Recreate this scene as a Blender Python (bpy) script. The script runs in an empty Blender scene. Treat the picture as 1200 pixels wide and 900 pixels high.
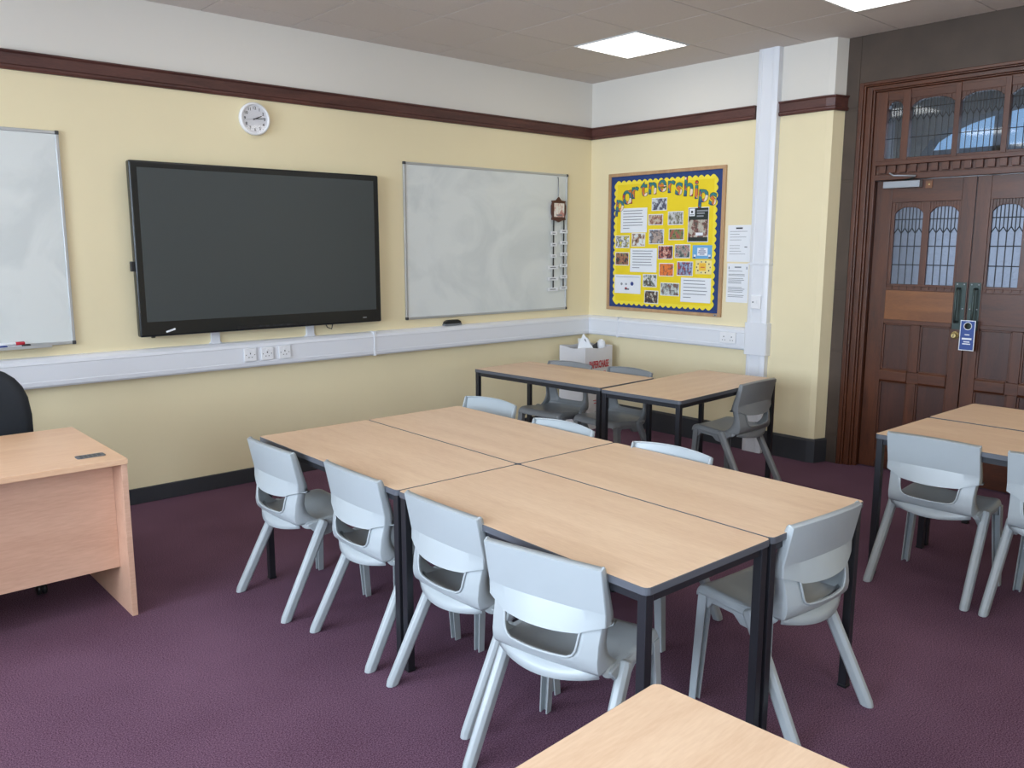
import bpy, bmesh, math, random
from mathutils import Vector, Matrix
random.seed(7)
PI = math.pi
SC = bpy.context.scene
COL = SC.collection
CEIL = 3.0513

# ------------------------------------------------------------------ materials
def lin(c):
    return tuple(((v/255)/12.92 if v/255 <= .04045 else ((v/255+.055)/1.055)**2.4) for v in c)

def new_mat(name):
    m = bpy.data.materials.new(name); m.use_nodes = True
    nt = m.node_tree; b = nt.nodes['Principled BSDF']
    return m, nt, b

def N(nt, kind, **kw):
    n = nt.nodes.new(kind)
    for k, v in kw.items():
        setattr(n, k, v)
    return n

def plain(name, rgb, rough=.5, metal=0., spec=.5, noise=0., scale=20., bump=0., bscale=200., coat=0.):
    m, nt, b = new_mat(name)
    c = lin(rgb)
    b.inputs['Base Color'].default_value = (*c, 1)
    b.inputs['Roughness'].default_value = rough
    b.inputs['Metallic'].default_value = metal
    b.inputs['Specular IOR Level'].default_value = spec
    if coat: b.inputs['Coat Weight'].default_value = coat
    tc = N(nt, 'ShaderNodeTexCoord')
    if noise > 0:
        t = N(nt, 'ShaderNodeTexNoise'); t.inputs['Scale'].default_value = scale; t.inputs['Detail'].default_value = 4
        nt.links.new(tc.outputs['Object'], t.inputs['Vector'])
        r = N(nt, 'ShaderNodeValToRGB')
        r.color_ramp.elements[0].position = .3; r.color_ramp.elements[1].position = .7
        r.color_ramp.elements[0].color = (*[max(0, x*(1-noise)) for x in c], 1)
        r.color_ramp.elements[1].color = (*[min(1, x*(1+noise)) for x in c], 1)
        nt.links.new(t.outputs['Fac'], r.inputs['Fac']); nt.links.new(r.outputs['Color'], b.inputs['Base Color'])
    if bump > 0:
        t2 = N(nt, 'ShaderNodeTexNoise'); t2.inputs['Scale'].default_value = bscale; t2.inputs['Detail'].default_value = 3
        nt.links.new(tc.outputs['Object'], t2.inputs['Vector'])
        bp = N(nt, 'ShaderNodeBump'); bp.inputs['Strength'].default_value = bump; bp.inputs['Distance'].default_value = .002
        nt.links.new(t2.outputs['Fac'], bp.inputs['Height']); nt.links.new(bp.outputs['Normal'], b.inputs['Normal'])
    return m

def wood(name, rgb1, rgb2, stretch=(8, 1, 8), scale=6., rough=.4, fine=.35, coat=0., spec=.5):
    """streaky grain; the smallest stretch value is the axis the grain runs along"""
    m, nt, b = new_mat(name)
    tc = N(nt, 'ShaderNodeTexCoord'); mp = N(nt, 'ShaderNodeMapping'); mp.inputs['Scale'].default_value = stretch
    oi = N(nt, 'ShaderNodeObjectInfo'); mul = N(nt, 'ShaderNodeVectorMath', operation='MULTIPLY_ADD')
    nt.links.new(oi.outputs['Random'], mul.inputs[0]); mul.inputs[1].default_value = (13, 17, 5)
    nt.links.new(tc.outputs['Object'], mul.inputs[2]); nt.links.new(mul.outputs[0], mp.inputs['Vector'])
    t = N(nt, 'ShaderNodeTexNoise'); t.inputs['Scale'].default_value = scale*.35; t.inputs['Detail'].default_value = 5; t.inputs['Distortion'].default_value = .6
    t2 = N(nt, 'ShaderNodeTexNoise'); t2.inputs['Scale'].default_value = scale*5; t2.inputs['Detail'].default_value = 3
    nt.links.new(mp.outputs[0], t.inputs['Vector']); nt.links.new(mp.outputs[0], t2.inputs['Vector'])
    mx = N(nt, 'ShaderNodeMix', data_type='FLOAT'); mx.inputs[0].default_value = fine
    nt.links.new(t.outputs['Fac'], mx.inputs[2]); nt.links.new(t2.outputs['Fac'], mx.inputs[3])
    r = N(nt, 'ShaderNodeValToRGB')
    r.color_ramp.elements[0].position = .35; r.color_ramp.elements[1].position = .65
    r.color_ramp.elements[0].color = (*lin(rgb1), 1); r.color_ramp.elements[1].color = (*lin(rgb2), 1)
    nt.links.new(mx.outputs[0], r.inputs['Fac']); nt.links.new(r.outputs['Color'], b.inputs['Base Color'])
    b.inputs['Roughness'].default_value = rough; b.inputs['Specular IOR Level'].default_value = spec
    if coat: b.inputs['Coat Weight'].default_value = coat; b.inputs['Coat Roughness'].default_value = .2
    return m

def emis(name, rgb, strength):
    m, nt, b = new_mat(name)
    b.inputs['Base Color'].default_value = (.8, .8, .8, 1)
    b.inputs['Emission Color'].default_value = (*rgb, 1); b.inputs['Emission Strength'].default_value = strength
    return m

def clear_glass(name, tint=(1, 1, 1), rough=0., refl=1.0, bumpy=0.):
    m = bpy.data.materials.new(name); m.use_nodes = True; nt = m.node_tree; nt.nodes.clear()
    o = N(nt, 'ShaderNodeOutputMaterial'); mix = N(nt, 'ShaderNodeMixShader')
    tr = N(nt, 'ShaderNodeBsdfTransparent'); tr.inputs['Color'].default_value = (*tint, 1)
    gl = N(nt, 'ShaderNodeBsdfGlossy'); gl.inputs['Roughness'].default_value = rough
    fr = N(nt, 'ShaderNodeFresnel'); fr.inputs['IOR'].default_value = 1.5
    mm = N(nt, 'ShaderNodeMath', operation='MULTIPLY'); mm.inputs[1].default_value = refl
    nt.links.new(fr.outputs[0], mm.inputs[0]); nt.links.new(mm.outputs[0], mix.inputs[0])
    nt.links.new(tr.outputs[0], mix.inputs[1]); nt.links.new(gl.outputs[0], mix.inputs[2]); nt.links.new(mix.outputs[0], o.inputs['Surface'])
    return m

def obscure_glass(name):
    m, nt, b = new_mat(name)
    b.inputs['Base Color'].default_value = (*lin((150, 158, 172)), 1)
    b.inputs['Transmission Weight'].default_value = .7; b.inputs['Roughness'].default_value = .38; b.inputs['IOR'].default_value = 1.3
    tc = N(nt, 'ShaderNodeTexCoord'); t = N(nt, 'ShaderNodeTexNoise'); t.inputs['Scale'].default_value = 60
    nt.links.new(tc.outputs['Object'], t.inputs['Vector'])
    bp = N(nt, 'ShaderNodeBump'); bp.inputs['Strength'].default_value = .8; bp.inputs['Distance'].default_value = .006
    nt.links.new(t.outputs['Fac'], bp.inputs['Height']); nt.links.new(bp.outputs['Normal'], b.inputs['Normal'])
    return m

def photo_mat(name, cols, scale=34., seed=0.):
    """a small printed photograph seen from afar: blotches of a few colours"""
    m, nt, b = new_mat(name)
    tc = N(nt, 'ShaderNodeTexCoord'); mp = N(nt, 'ShaderNodeMapping'); mp.inputs['Location'].default_value = (seed, seed*1.7, seed*.6)
    mp.inputs['Scale'].default_value = (1, 1, .75)
    t = N(nt, 'ShaderNodeTexNoise'); t.inputs['Scale'].default_value = scale; t.inputs['Detail'].default_value = 3
    nt.links.new(tc.outputs['Object'], mp.inputs['Vector']); nt.links.new(mp.outputs[0], t.inputs['Vector'])
    r = N(nt, 'ShaderNodeValToRGB'); t.inputs['Detail'].default_value = 7; t.inputs['Roughness'].default_value = .7
    cols = [cols[0], cols[3], cols[1], cols[2]]
    el = r.color_ramp.elements; n = len(cols)
    el[0].position = 0; el[0].color = (*lin(cols[0]), 1); el[1].position = .40; el[1].color = (*lin(cols[1]), 1)
    for i in range(2, n):
        e = el.new(.40+.22*(i-1)/(n-1)); e.color = (*lin(cols[i]), 1)
    nt.links.new(t.outputs['Fac'], r.inputs['Fac']); nt.links.new(r.outputs['Color'], b.inputs['Base Color'])
    b.inputs['Roughness'].default_value = .35
    return m

M = {}
M['yellow'] = plain('cream_yellow_paint', (233, 219, 181), .7, noise=.02, scale=1.5, bump=.12, bscale=90)
M['white_wall'] = plain('white_wall_paint', (222, 217, 208), .75, bump=.1, bscale=90)
M['ceiling'] = plain('ceiling_tile', (212, 203, 197), .85, noise=.02, scale=60)
M['grid'] = plain('ceiling_grid', (175, 170, 167), .7)
M['rail'] = wood('dark_stained_rail', (66, 38, 34), (98, 60, 52), (1, 9, 9), 5, .5)
M['rail_y'] = wood('dark_stained_rail_side', (66, 38, 34), (98, 60, 52), (9, 1, 9), 5, .5)
M['skirt'] = plain('black_skirting', (50, 52, 57), .55)
M['upvc'] = plain('white_trunking', (226, 228, 233), .35)
M['white_plastic'] = plain('white_plastic', (236, 236, 238), .35)
M['black_hole'] = plain('socket_holes', (40, 40, 40), .6)
M['stone'] = plain('dark_stone', (70, 57, 47), .65, noise=.16, scale=5, bump=.2, bscale=60)
M['tabletop'] = wood('beech_laminate', (215, 181, 149), (229, 199, 168), (7, .9, 7), 4.5, .42, .4, spec=.4)
M['tabletop_x'] = wood('beech_laminate_x', (215, 181, 149), (229, 199, 168), (.9, 7, 7), 4.5, .42, .4, spec=.4)
M['desk'] = wood('desk_beech', (218, 174, 138), (231, 192, 157), (.9, 7, 7), 4.0, .4, .4)
M['desk_front'] = wood('desk_panel_beech', (204, 160, 134), (220, 178, 152), (.9, 7, 7), 4.0, .4, .4)
M['edge'] = plain('grey_table_edge', (84, 87, 94), .4)
M['steel'] = plain('black_steel', (34, 35, 40), .38)
M['chair'] = plain('pale_grey_plastic', (163, 170, 173), .36, noise=.015, scale=8, bump=.05, bscale=400)
M['chair_dark'] = plain('mid_grey_plastic', (128, 130, 131), .36, noise=.015, scale=8, bump=.05, bscale=400)
M['alu'] = plain('aluminium_frame', (190, 192, 194), .35, metal=.6)
M['black_plastic'] = plain('black_plastic', (26, 28, 31), .35)
M['dark_cap'] = plain('grey_corner_cap', (62, 62, 64), .5)
M['screen'] = plain('matte_screen', (64, 70, 72), .33, spec=.5)
M['bezel'] = plain('screen_bezel', (24, 28, 31), .25)
M['fabric_black'] = plain('black_mesh_fabric', (38, 42, 48), .9, bump=.3, bscale=600)
M['door_wood'] = wood('mahogany_door', (62, 31, 17), (92, 49, 26), (9, 9, 1), 5, .38, .35, coat=.12)
M['door_wood_h'] = wood('mahogany_rail', (62, 31, 17), (92, 49, 26), (9, 1, 9), 5, .38, .35, coat=.12)
M['door_pale'] = wood('paler_door_panel', (112, 66, 34), (138, 88, 48), (9, 1, 9), 5, .35, .35, coat=.12)
M['door_panel'] = wood('door_recessed_panel', (56, 30, 22), (78, 44, 32), (9, 9, 1), 5, .4, .35, coat=.25)
M['lead'] = plain('lead_came', (44, 44, 47), .5, metal=.3)
M['obscure'] = obscure_glass('obscure_glass')
M['transom_glass'] = clear_glass('transom_glass', (.80, .86, .92), .03, 1.4)
M['window_glass'] = clear_glass('window_glass', (.97, .98, 1), 0, 1.)
M['bronze'] = plain('dark_bronze', (62, 72, 70), .4, metal=.7)
M['brass'] = plain('worn_brass', (205, 185, 130), .3, metal=.8)
M['silver'] = plain('silver_paint', (150, 154, 160), .4, metal=.4)
M['blue_tag'] = plain('blue_card', (40, 70, 140), .4)
M['board_blue'] = plain('royal_blue_border', (36, 62, 118), .75)
M['board_yellow'] = plain('yellow_backing', (238, 210, 34), .75, noise=.03, scale=6)
M['board_trim'] = plain('yellow_scalloped_trim', (244, 222, 60), .7)
M['oak'] = wood('oak_frame', (172, 134, 96), (196, 160, 120), (7, 7, 1), 5, .5)
M['paper'] = plain('white_paper', (232, 234, 238), .7)
M['ink'] = plain('grey_print', (120, 124, 130), .7)
M['ink_dark'] = plain('dark_print', (50, 50, 56), .6)
M['red'] = plain('red_print', (190, 40, 50), .5)
M['bag'] = plain('grey_white_card', (214, 212, 214), .6, noise=.02, scale=5)
M['light'] = emis('lit_diffuser', (1, .96, .90), 5.4)
M['lightframe'] = plain('fitting_frame', (225, 225, 225), .4)
M['clockface'] = plain('clock_face', (226, 226, 230), .35)
M['plaque_wood'] = plain('dark_plaque_wood', (82, 46, 36), .45)
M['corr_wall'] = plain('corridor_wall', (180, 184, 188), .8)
M['corr_dark'] = plain('corridor_dark_wall', (150, 154, 160), .8)  # darker grey of the corridor's arched wall and ceiling
M['corr_floor'] = plain('corridor_floor', (120, 116, 112), .6)
M['facade'] = plain('pale_facade', (205, 215, 222), .7)
M['facade_glass'] = plain('facade_window', (70, 120, 160), .15)
# whiteboard surface with faint wiped smears
m, nt, b = new_mat('whiteboard_enamel')
tc = N(nt, 'ShaderNodeTexCoord'); t = N(nt, 'ShaderNodeTexNoise'); t.inputs['Scale'].default_value = 2.2; t.inputs['Detail'].default_value = 6; t.inputs['Distortion'].default_value = 1.2
nt.links.new(tc.outputs['Object'], t.inputs['Vector'])
r = N(nt, 'ShaderNodeValToRGB'); r.color_ramp.elements[0].position = .35; r.color_ramp.elements[1].position = .55
r.color_ramp.elements[0].color = (*lin((206, 211, 210)), 1); r.color_ramp.elements[1].color = (*lin((219, 223, 221)), 1)
nt.links.new(t.outputs['Fac'], r.inputs['Fac']); nt.links.new(r.outputs['Color'], b.inputs['Base Color']); b.inputs['Roughness'].default_value = .28
M['whiteboard'] = m
# carpet: purple loop pile
m, nt, b = new_mat('purple_carpet')
tc = N(nt, 'ShaderNodeTexCoord')
t = N(nt, 'ShaderNodeTexNoise'); t.inputs['Scale'].default_value = 220; t.inputs['Detail'].default_value = 2
t2 = N(nt, 'ShaderNodeTexNoise'); t2.inputs['Scale'].default_value = 1.6; t2.inputs['Detail'].default_value = 3
nt.links.new(tc.outputs['Object'], t.inputs['Vector']); nt.links.new(tc.outputs['Object'], t2.inputs['Vector'])
mx = N(nt, 'ShaderNodeMix', data_type='FLOAT'); mx.inputs[0].default_value = .2
nt.links.new(t.outputs['Fac'], mx.inputs[2]); nt.links.new(t2.outputs['Fac'], mx.inputs[3])
r = N(nt, 'ShaderNodeValToRGB'); r.color_ramp.elements[0].position = .38; r.color_ramp.elements[1].position = .64
r.color_ramp.elements[0].color = (*lin((70, 44, 60)), 1); r.color_ramp.elements[1].color = (*lin((126, 94, 114)), 1)
nt.links.new(mx.outputs[0], r.inputs['Fac']); nt.links.new(r.outputs['Color'], b.inputs['Base Color'])
b.inputs['Roughness'].default_value = .95; b.inputs['Specular IOR Level'].default_value = .15
bp = N(nt, 'ShaderNodeBump'); bp.inputs['Strength'].default_value = .15; bp.inputs['Distance'].default_value = .003
nt.links.new(t.outputs['Fac'], bp.inputs['Height']); nt.links.new(bp.outputs['Normal'], b.inputs['Normal'])
M['carpet'] = m
# mottled cut-out letters
m, nt, b = new_mat('patterned_letter_card')
tc = N(nt, 'ShaderNodeTexCoord'); t = N(nt, 'ShaderNodeTexVoronoi'); t.inputs['Scale'].default_value = 30
nt.links.new(tc.outputs['Object'], t.inputs['Vector'])
sp = N(nt, 'ShaderNodeSeparateColor'); nt.links.new(t.outputs['Color'], sp.inputs[0])
r = N(nt, 'ShaderNodeValToRGB'); r.color_ramp.interpolation = 'CONSTANT'; el = r.color_ramp.elements
el[0].position = 0; el[0].color = (*lin((52, 122, 128)), 1); el[1].position = .3; el[1].color = (*lin((190, 60, 50)), 1)
for p_, c_ in ((.5, (60, 130, 80)), (.65, (215, 120, 50)), (.8, (50, 80, 120)), (.92, (235, 215, 190))):
    e = el.new(p_); e.color = (*lin(c_), 1)
nt.links.new(sp.outputs[0], r.inputs['Fac']); nt.links.new(r.outputs['Color'], b.inputs['Base Color']); b.inputs['Roughness'].default_value = .5
M['letters'] = m


# ------------------------------------------------------------------ mesh builder
class MB:
    def __init__(s): s.v = []; s.f = []; s.m = []; s.mats = []
    def mi(s, mat):
        if mat not in s.mats: s.mats.append(mat)
        return s.mats.index(mat)
    def add(s, vs, fs, mat):
        o = len(s.v); s.v += [tuple(v) for v in vs]; k = s.mi(mat)
        for f in fs: s.f.append([o+i for i in f]); s.m.append(k)
        return s
    def box(s, x0, x1, y0, y1, z0, z1, mat):
        x0, x1 = sorted((x0, x1)); y0, y1 = sorted((y0, y1)); z0, z1 = sorted((z0, z1))
        v = [(x, y, z) for z in (z0, z1) for x, y in ((x0, y0), (x1, y0), (x1, y1), (x0, y1))]
        return s.add(v, [(3, 2, 1, 0), (4, 5, 6, 7), (0, 1, 5, 4), (1, 2, 6, 5), (2, 3, 7, 6), (3, 0, 4, 7)], mat)
    def prism(s, poly, a, b, axis, mat):
        """poly in the other two axes (x: (y,z), y: (x,z), z: (x,y)) extruded from a to b"""
        def P(p, t):
            return (t, p[0], p[1]) if axis == 'x' else (p[0], t, p[1]) if axis == 'y' else (p[0], p[1], t)
        n = len(poly)
        v = [P(p, a) for p in poly]+[P(p, b) for p in poly]
        f = [tuple(range(n)), tuple(range(2*n-1, n-1, -1))]+[(i, i+n, (i+1) % n+n, (i+1) % n) for i in range(n)]
        return s.add(v, f, mat)
    def tube(s, pts, rad, mat, n=8, flat=1.):
        pts = [Vector(p) for p in pts]; rs = rad if isinstance(rad, (list, tuple)) else [rad]*len(pts)
        v = []; up = None
        for i, p in enumerate(pts):
            d = (pts[min(i+1, len(pts)-1)]-pts[max(i-1, 0)]).normalized()
            if up is None:
                up = Vector((0, 0, 1)) if abs(d.z) < .9 else Vector((1, 0, 0))
            a = d.cross(up).normalized(); b_ = a.cross(d).normalized(); up = b_
            for k in range(n):
                t = 2*PI*k/n; v.append(p+a*math.cos(t)*rs[i]+b_*math.sin(t)*rs[i]*flat)
        f = [(i*n+k, i*n+(k+1) % n, (i+1)*n+(k+1) % n, (i+1)*n+k) for i in range(len(pts)-1) for k in range(n)]
        f += [tuple(range(n-1, -1, -1)), tuple(range((len(pts)-1)*n, len(pts)*n))]
        return s.add(v, f, mat)
    def lathe(s, prof, c, mat, n=24, axis='z'):
        v = []; m_ = len(prof)
        for r_, h in prof:
            for k in range(n):
                t = 2*PI*k/n; a, b_ = r_*math.cos(t), r_*math.sin(t)
                v.append((c[0]+a, c[1]+b_, c[2]+h) if axis == 'z' else (c[0]+h, c[1]+a, c[2]+b_) if axis == 'x' else (c[0]+a, c[1]+h, c[2]+b_))
        f = [(i*n+k, i*n+(k+1) % n, (i+1)*n+(k+1) % n, (i+1)*n+k) for i in range(m_-1) for k in range(n)]
        f += [tuple(range(n-1, -1, -1)), tuple(range((m_-1)*n, m_*n))]
        return s.add(v, f, mat)
    def build(s, name, parent=None, bevel=0., subsurf=0, solid=0., smooth=False, loc=None, rotz=0, seg=2, offset=-1, sharp=0.):
        me = bpy.data.meshes.new(name); me.from_pydata(s.v, [], s.f)
        for mm in s.mats: me.materials.append(mm)
        me.polygons.foreach_set('material_index', s.m)
        bm = bmesh.new(); bm.from_mesh(me)
        if not solid: bmesh.ops.recalc_face_normals(bm, faces=bm.faces)
        bm.to_mesh(me); bm.free(); me.update()
        if smooth or subsurf:
            me.polygons.foreach_set('use_smooth', [True]*len(me.polygons))
        if sharp: me.shade_smooth(); me.set_sharp_from_angle(angle=sharp)
        o = bpy.data.objects.new(name, me); COL.objects.link(o)
        if parent: o.parent = parent
        if loc: o.location = loc
        if rotz: o.rotation_euler = (0, 0, rotz)
        if solid:
            md = o.modifiers.new('s', 'SOLIDIFY'); md.thickness = solid; md.offset = offset
        if bevel:
            md = o.modifiers.new('b', 'BEVEL'); md.width = bevel; md.segments = seg; md.limit_method = 'ANGLE'; md.angle_limit = .6
            if not smooth: me.polygons.foreach_set('use_smooth', [True]*len(me.polygons)); md.harden_normals = True
        if subsurf:
            md = o.modifiers.new('u', 'SUBSURF'); md.levels = subsurf; md.render_levels = subsurf
        return o

def tag(o, label=None, cat=None, group=None, kind=None):
    if label: o['label'] = label
    if cat: o['category'] = cat
    if group: o['group'] = group
    if kind: o['kind'] = kind
    return o
def struct(o, label=None):
    o['kind'] = 'structure'
    if label: o['label'] = label
    return o
def thing(name, label, cat, loc=(0, 0, 0), rotz=0, group=None):
    o = bpy.data.objects.new(name, None); COL.objects.link(o); o.empty_display_size = .1
    o.location = loc; o.rotation_euler = (0, 0, rotz)
    return tag(o, label, cat, group)
def copy_tree(o, parent=None):
    c = o.copy(); COL.objects.link(c); c.parent = parent
    for ch in list(o.children): copy_tree(ch, c)
    return c

def text_geo(txt, size, bold=0., extrude=.0006):
    cu = bpy.data.curves.new('t', 'FONT'); cu.body = txt; cu.size = size; cu.align_x = 'CENTER'; cu.align_y = 'CENTER'
    cu.extrude = extrude; cu.offset = bold; cu.resolution_u = 3
    ob = bpy.data.objects.new('t', cu); COL.objects.link(ob)
    dg = bpy.context.evaluated_depsgraph_get(); me = bpy.data.meshes.new_from_object(ob.evaluated_get(dg))
    vs = [tuple(v.co) for v in me.vertices]; fs = [tuple(p.vertices) for p in me.polygons]
    bpy.data.objects.remove(ob); bpy.data.curves.remove(cu); bpy.data.meshes.remove(me)
    return vs, fs
# walls' frames: writing on the right wall (x=0, seen from -x): text x runs to -y
def on_right(vs, y, z, x=-.001, rot=0., sx=1., sy=1.):
    c, s_ = math.cos(rot), math.sin(rot)
    return [(x-v[2], y-(v[0]*sx*c-v[1]*sy*s_), z+(v[0]*sx*s_+v[1]*sy*c)) for v in vs]
def on_back(vs, x, z, y=-.001, rot=0., sx=1., sy=1.):
    c, s_ = math.cos(rot), math.sin(rot)
    return [(x+(v[0]*sx*c-v[1]*sy*s_), y-v[2], z+(v[0]*sx*s_+v[1]*sy*c)) for v in vs]

# ------------------------------------------------------------------ room shell
XL, YF = -8.2, -7.8         # window wall, wall behind the photographer
b = MB(); b.box(XL-.2, .27, YF-.2, .2, -.1, 0, M['carpet']); struct(b.build('floor'))
RZ0, RZ1 = 2.560, 2.662
b = MB(); b.box(XL-.2, .2, 0, .2, 0, RZ0, M['yellow']); b.box(XL-.2, .2, 0, .2, RZ0, CEIL+.1, M['white_wall']); struct(b.build('wall_back'))
# right wall: pier with chamfered corner, then recess for the doors, then the wall again
b = MB()
for z0, z1, mm in ((0, RZ0, M['yellow']), (RZ0, CEIL+.1, M['white_wall'])):
    b.prism([(0, 0), (0, -2.27), (.012, -2.315), (.12, -2.345), (.5, -2.345), (.5, 0)], z0, z1, 'z', mm)
    b.prism([(0, YF-.2), (0, -4.23), (.012, -4.185), (.12, -4.155), (.5, -4.155), (.5, YF-.2)], z0, z1, 'z', mm)
struct(b.build('wall_right'))
WX0, WX1 = -7.5, -4.9  # opening for an unseen window, added to brighten the screen wall
b = MB()
for x0_, x1_ in ((XL-.2, WX0), (WX1, .5)): b.box(x0_, x1_, YF-.2, YF, 0, RZ0, M['yellow']); b.box(x0_, x1_, YF-.2, YF, RZ0, CEIL+.1, M['white_wall'])
b.box(WX0, WX1, YF-.2, YF, 0, .95, M['yellow']); b.box(WX0, WX1, YF-.2, YF, 2.8, CEIL+.1, M['white_wall'])
struct(b.build('wall_front'))
w = MB(); yv = YF-.1
for z_ in (.98, 2.23, 2.77): w.box(WX0, WX1, yv-.03, yv+.03, z_-.03, z_+.03, M['white_plastic'])
for x_ in (WX0+.03, (WX0+WX1)/2, WX1-.03): w.box(x_-.03, x_+.03, yv-.03, yv+.03, .95, 2.8, M['white_plastic'])
wo = struct(w.build('window_6', bevel=.004))  # added window out of view, lets fill light onto the screen wall
g = MB(); g.box(WX0+.05, WX1-.05, yv-.003, yv+.003, 1.0, 2.75, M['window_glass']); g.build('pane', wo)
WIN = [(-1.9, .85), (-4.0, .85), (-6.1, .85)]; WZ0, WZ1 = .95, 2.8
b = MB()
ys = [0]; 
for c, h in WIN: ys += [c+h, c-h]
ys.append(YF)
for i in range(0, len(ys), 2): 
    b.box(XL-.25, XL, ys[i+1], ys[i], 0, RZ0, M['yellow']); b.box(XL-.25, XL, ys[i+1], ys[i], RZ0, CEIL+.1, M['white_wall'])
for c, h in WIN:
    b.box(XL-.25, XL, c-h, c+h, 0, WZ0, M['yellow']); b.box(XL-.25, XL, c-h, c+h, WZ1, CEIL+.1, M['white_wall'])
struct(b.build('wall_left'))
for i, (c, h) in enumerate(WIN):
    w = MB(); x = XL-.12
    w.box(x-.03, x+.03, c-h, c+h, WZ0, WZ0+.06, M['white_plastic']); w.box(x-.03, x+.03, c-h, c+h, WZ1-.06, WZ1, M['white_plastic'])
    for y in (c-h+.03, c, c+h-.03): w.box(x-.03, x+.03, y-.03, y+.03, WZ0, WZ1, M['white_plastic'])
    w.box(x-.03, x+.03, c-h, c+h, 2.2, 2.26, M['white_plastic'])
    wo = struct(w.build('window_%d' % (i+2), bevel=.004))
    g = MB(); g.box(x-.003, x+.003, c-h+.05, c+h-.05, WZ0+.05, WZ1-.05, M['window_glass']); g.build('pane', wo)
    s_ = MB(); s_.box(XL-.1, XL+.12, c-h-.05, c+h+.05, WZ0-.035, WZ0, M['white_plastic']); s_.build('window_sill', wo, bevel=.005)
# ceiling of lay-in tiles
LIGHTS = [(x, y) for x in (-.863, -3.263, -5.663, -7.463) for y in (-1.19, -2.99, -4.79, -6.59)]
b = MB(); b.box(XL-.2, .5, YF-.2, .2, CEIL+.012, CEIL+.12, M['grid'])
xs = [0.12]+[-.563-.6*k for k in range(13)]+[XL]; ysl = [0]+[-.29-.6*k for k in range(13)]+[YF]
for i in range(len(xs)-1):
    for j in range(len(ysl)-1):
        cx, cy = (xs[i]+xs[i+1])/2, (ysl[j]+ysl[j+1])/2
        if any(abs(cx-lx) < .3 and abs(cy-ly) < .3 for lx, ly in LIGHTS): continue
        g = .004
        b.box(xs[i+1]+g, xs[i]-g, ysl[j+1]+g, ysl[j]-g, CEIL, CEIL+.014, M['ceiling'])
struct(b.build('ceiling'))
def ceiling_light(x, y, label, group):
    t = thing('ceiling_light', label, 'ceiling light', (x, y, CEIL), 0, group)
    f = MB()
    for a0, a1, c0, c1 in ((-.295, .295, -.295, -.28), (-.295, .295, .28, .295), (-.295, -.28, -.28, .28), (.28, .295, -.28, .28)):
        f.box(a0, a1, c0, c1, -.006, .012, M['lightframe'])
    f.build('frame', t)
    d = MB(); d.box(-.28, .28, -.28, .28, -.002, .011, M['light']); d.build('diffuser', t)
    return t
l0 = None
for x, y in LIGHTS:
    g = None
    if (x, y) == (-.863, -1.19): lab = 'lit square ceiling panel nearest the corner of the room, fully in view'
    elif (x, y) == (-.863, -2.99): lab = 'lit square ceiling panel cut by the top edge, above the dark stone over the doors'
    else: lab = 'lit square ceiling panel out of view above or behind the photographer'; g = 'ceiling panels out of view'
    if l0 is None: l0 = o = ceiling_light(x, y, lab, g)
    else:
        o = copy_tree(l0); o.location = (x+(.05 if y == -2.99 and x == -.863 else 0), y, CEIL); o['label'] = lab
        if 'group' in o: del o['group']
        if g: o['group'] = g
# picture rails
def rail_prof(d):   # (depth, z) outward d=+1
    return [(0, RZ0), (.022, RZ0), (.03, RZ0+.012), (.03, RZ0+.022), (.02, RZ0+.03), (.024, RZ0+.085), (.034, RZ0+.094), (.034, RZ1), (0, RZ1)]
b = MB(); b.prism([(-a, z) for a, z in rail_prof(1)], XL, 0, 'x', M['rail']); struct(b.build('trim_1'), 'dark stained wooden picture rail along the screen wall')
b = MB(); b.prism([(-a, z) for a, z in rail_prof(1)], 0, -1.70, 'y', M['rail_y']); struct(b.build('trim_2'), 'dark wooden picture rail above the notice board')
# rail round the pier: swept along the plan
def sweep(plan, prof, mat):
    """plan: list of (x,y) ; prof (out, z); outward is to the right of travel"""
    mb = MB(); n = len(prof); vs = []
    for i, p in enumerate(plan):
        p = Vector(p); d0 = (p-Vector(plan[i-1])).normalized() if i else None; d1 = (Vector(plan[i+1])-p).normalized() if i < len(plan)-1 else None
        if d0 is None: d0 = d1
        if d1 is None: d1 = d0
        n0 = Vector((d0.y, -d0.x)); n1 = Vector((d1.y, -d1.x)); nn = (n0+n1).normalized(); k = 1/max(.4, nn.dot(n0))
        for a, z in prof: vs.append((p.x+nn.x*a*k, p.y+nn.y*a*k, z))
    fs = [(i*n+k, i*n+(k+1) % n, (i+1)*n+(k+1) % n, (i+1)*n+k) for i in range(len(plan)-1) for k in range(n)]
    fs += [tuple(range(n)), tuple(range(len(plan)*n-1, (len(plan)-1)*n-1, -1))]
    mb.add(vs, fs, mat); return mb
plan = [(0, -1.885), (0, -2.27), (.012, -2.315), (.119, -2.345)]
struct(sweep(plan, rail_prof(1), M['rail_y']).build('trim_3'), 'short dark wooden picture rail wrapping the pier beside the doors')
# skirtings
b = MB(); b.box(XL, 0, -.018, 0, 0, .1, M['skirt']); struct(b.build('baseboard_back', bevel=.004))
skp = [(0, 0), (.02, 0), (.02, .165), (.01, .18), (0, .18)]
b = sweep([(0, -.0185), (0, -2.27), (.012, -2.315), (.119, -2.345)], skp, M['skirt']); struct(b.build('baseboard_right'))
b = MB(); b.box(XL, XL+.018, YF, -.02, 0, .1, M['skirt']); struct(b.build('baseboard_left'))

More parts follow.
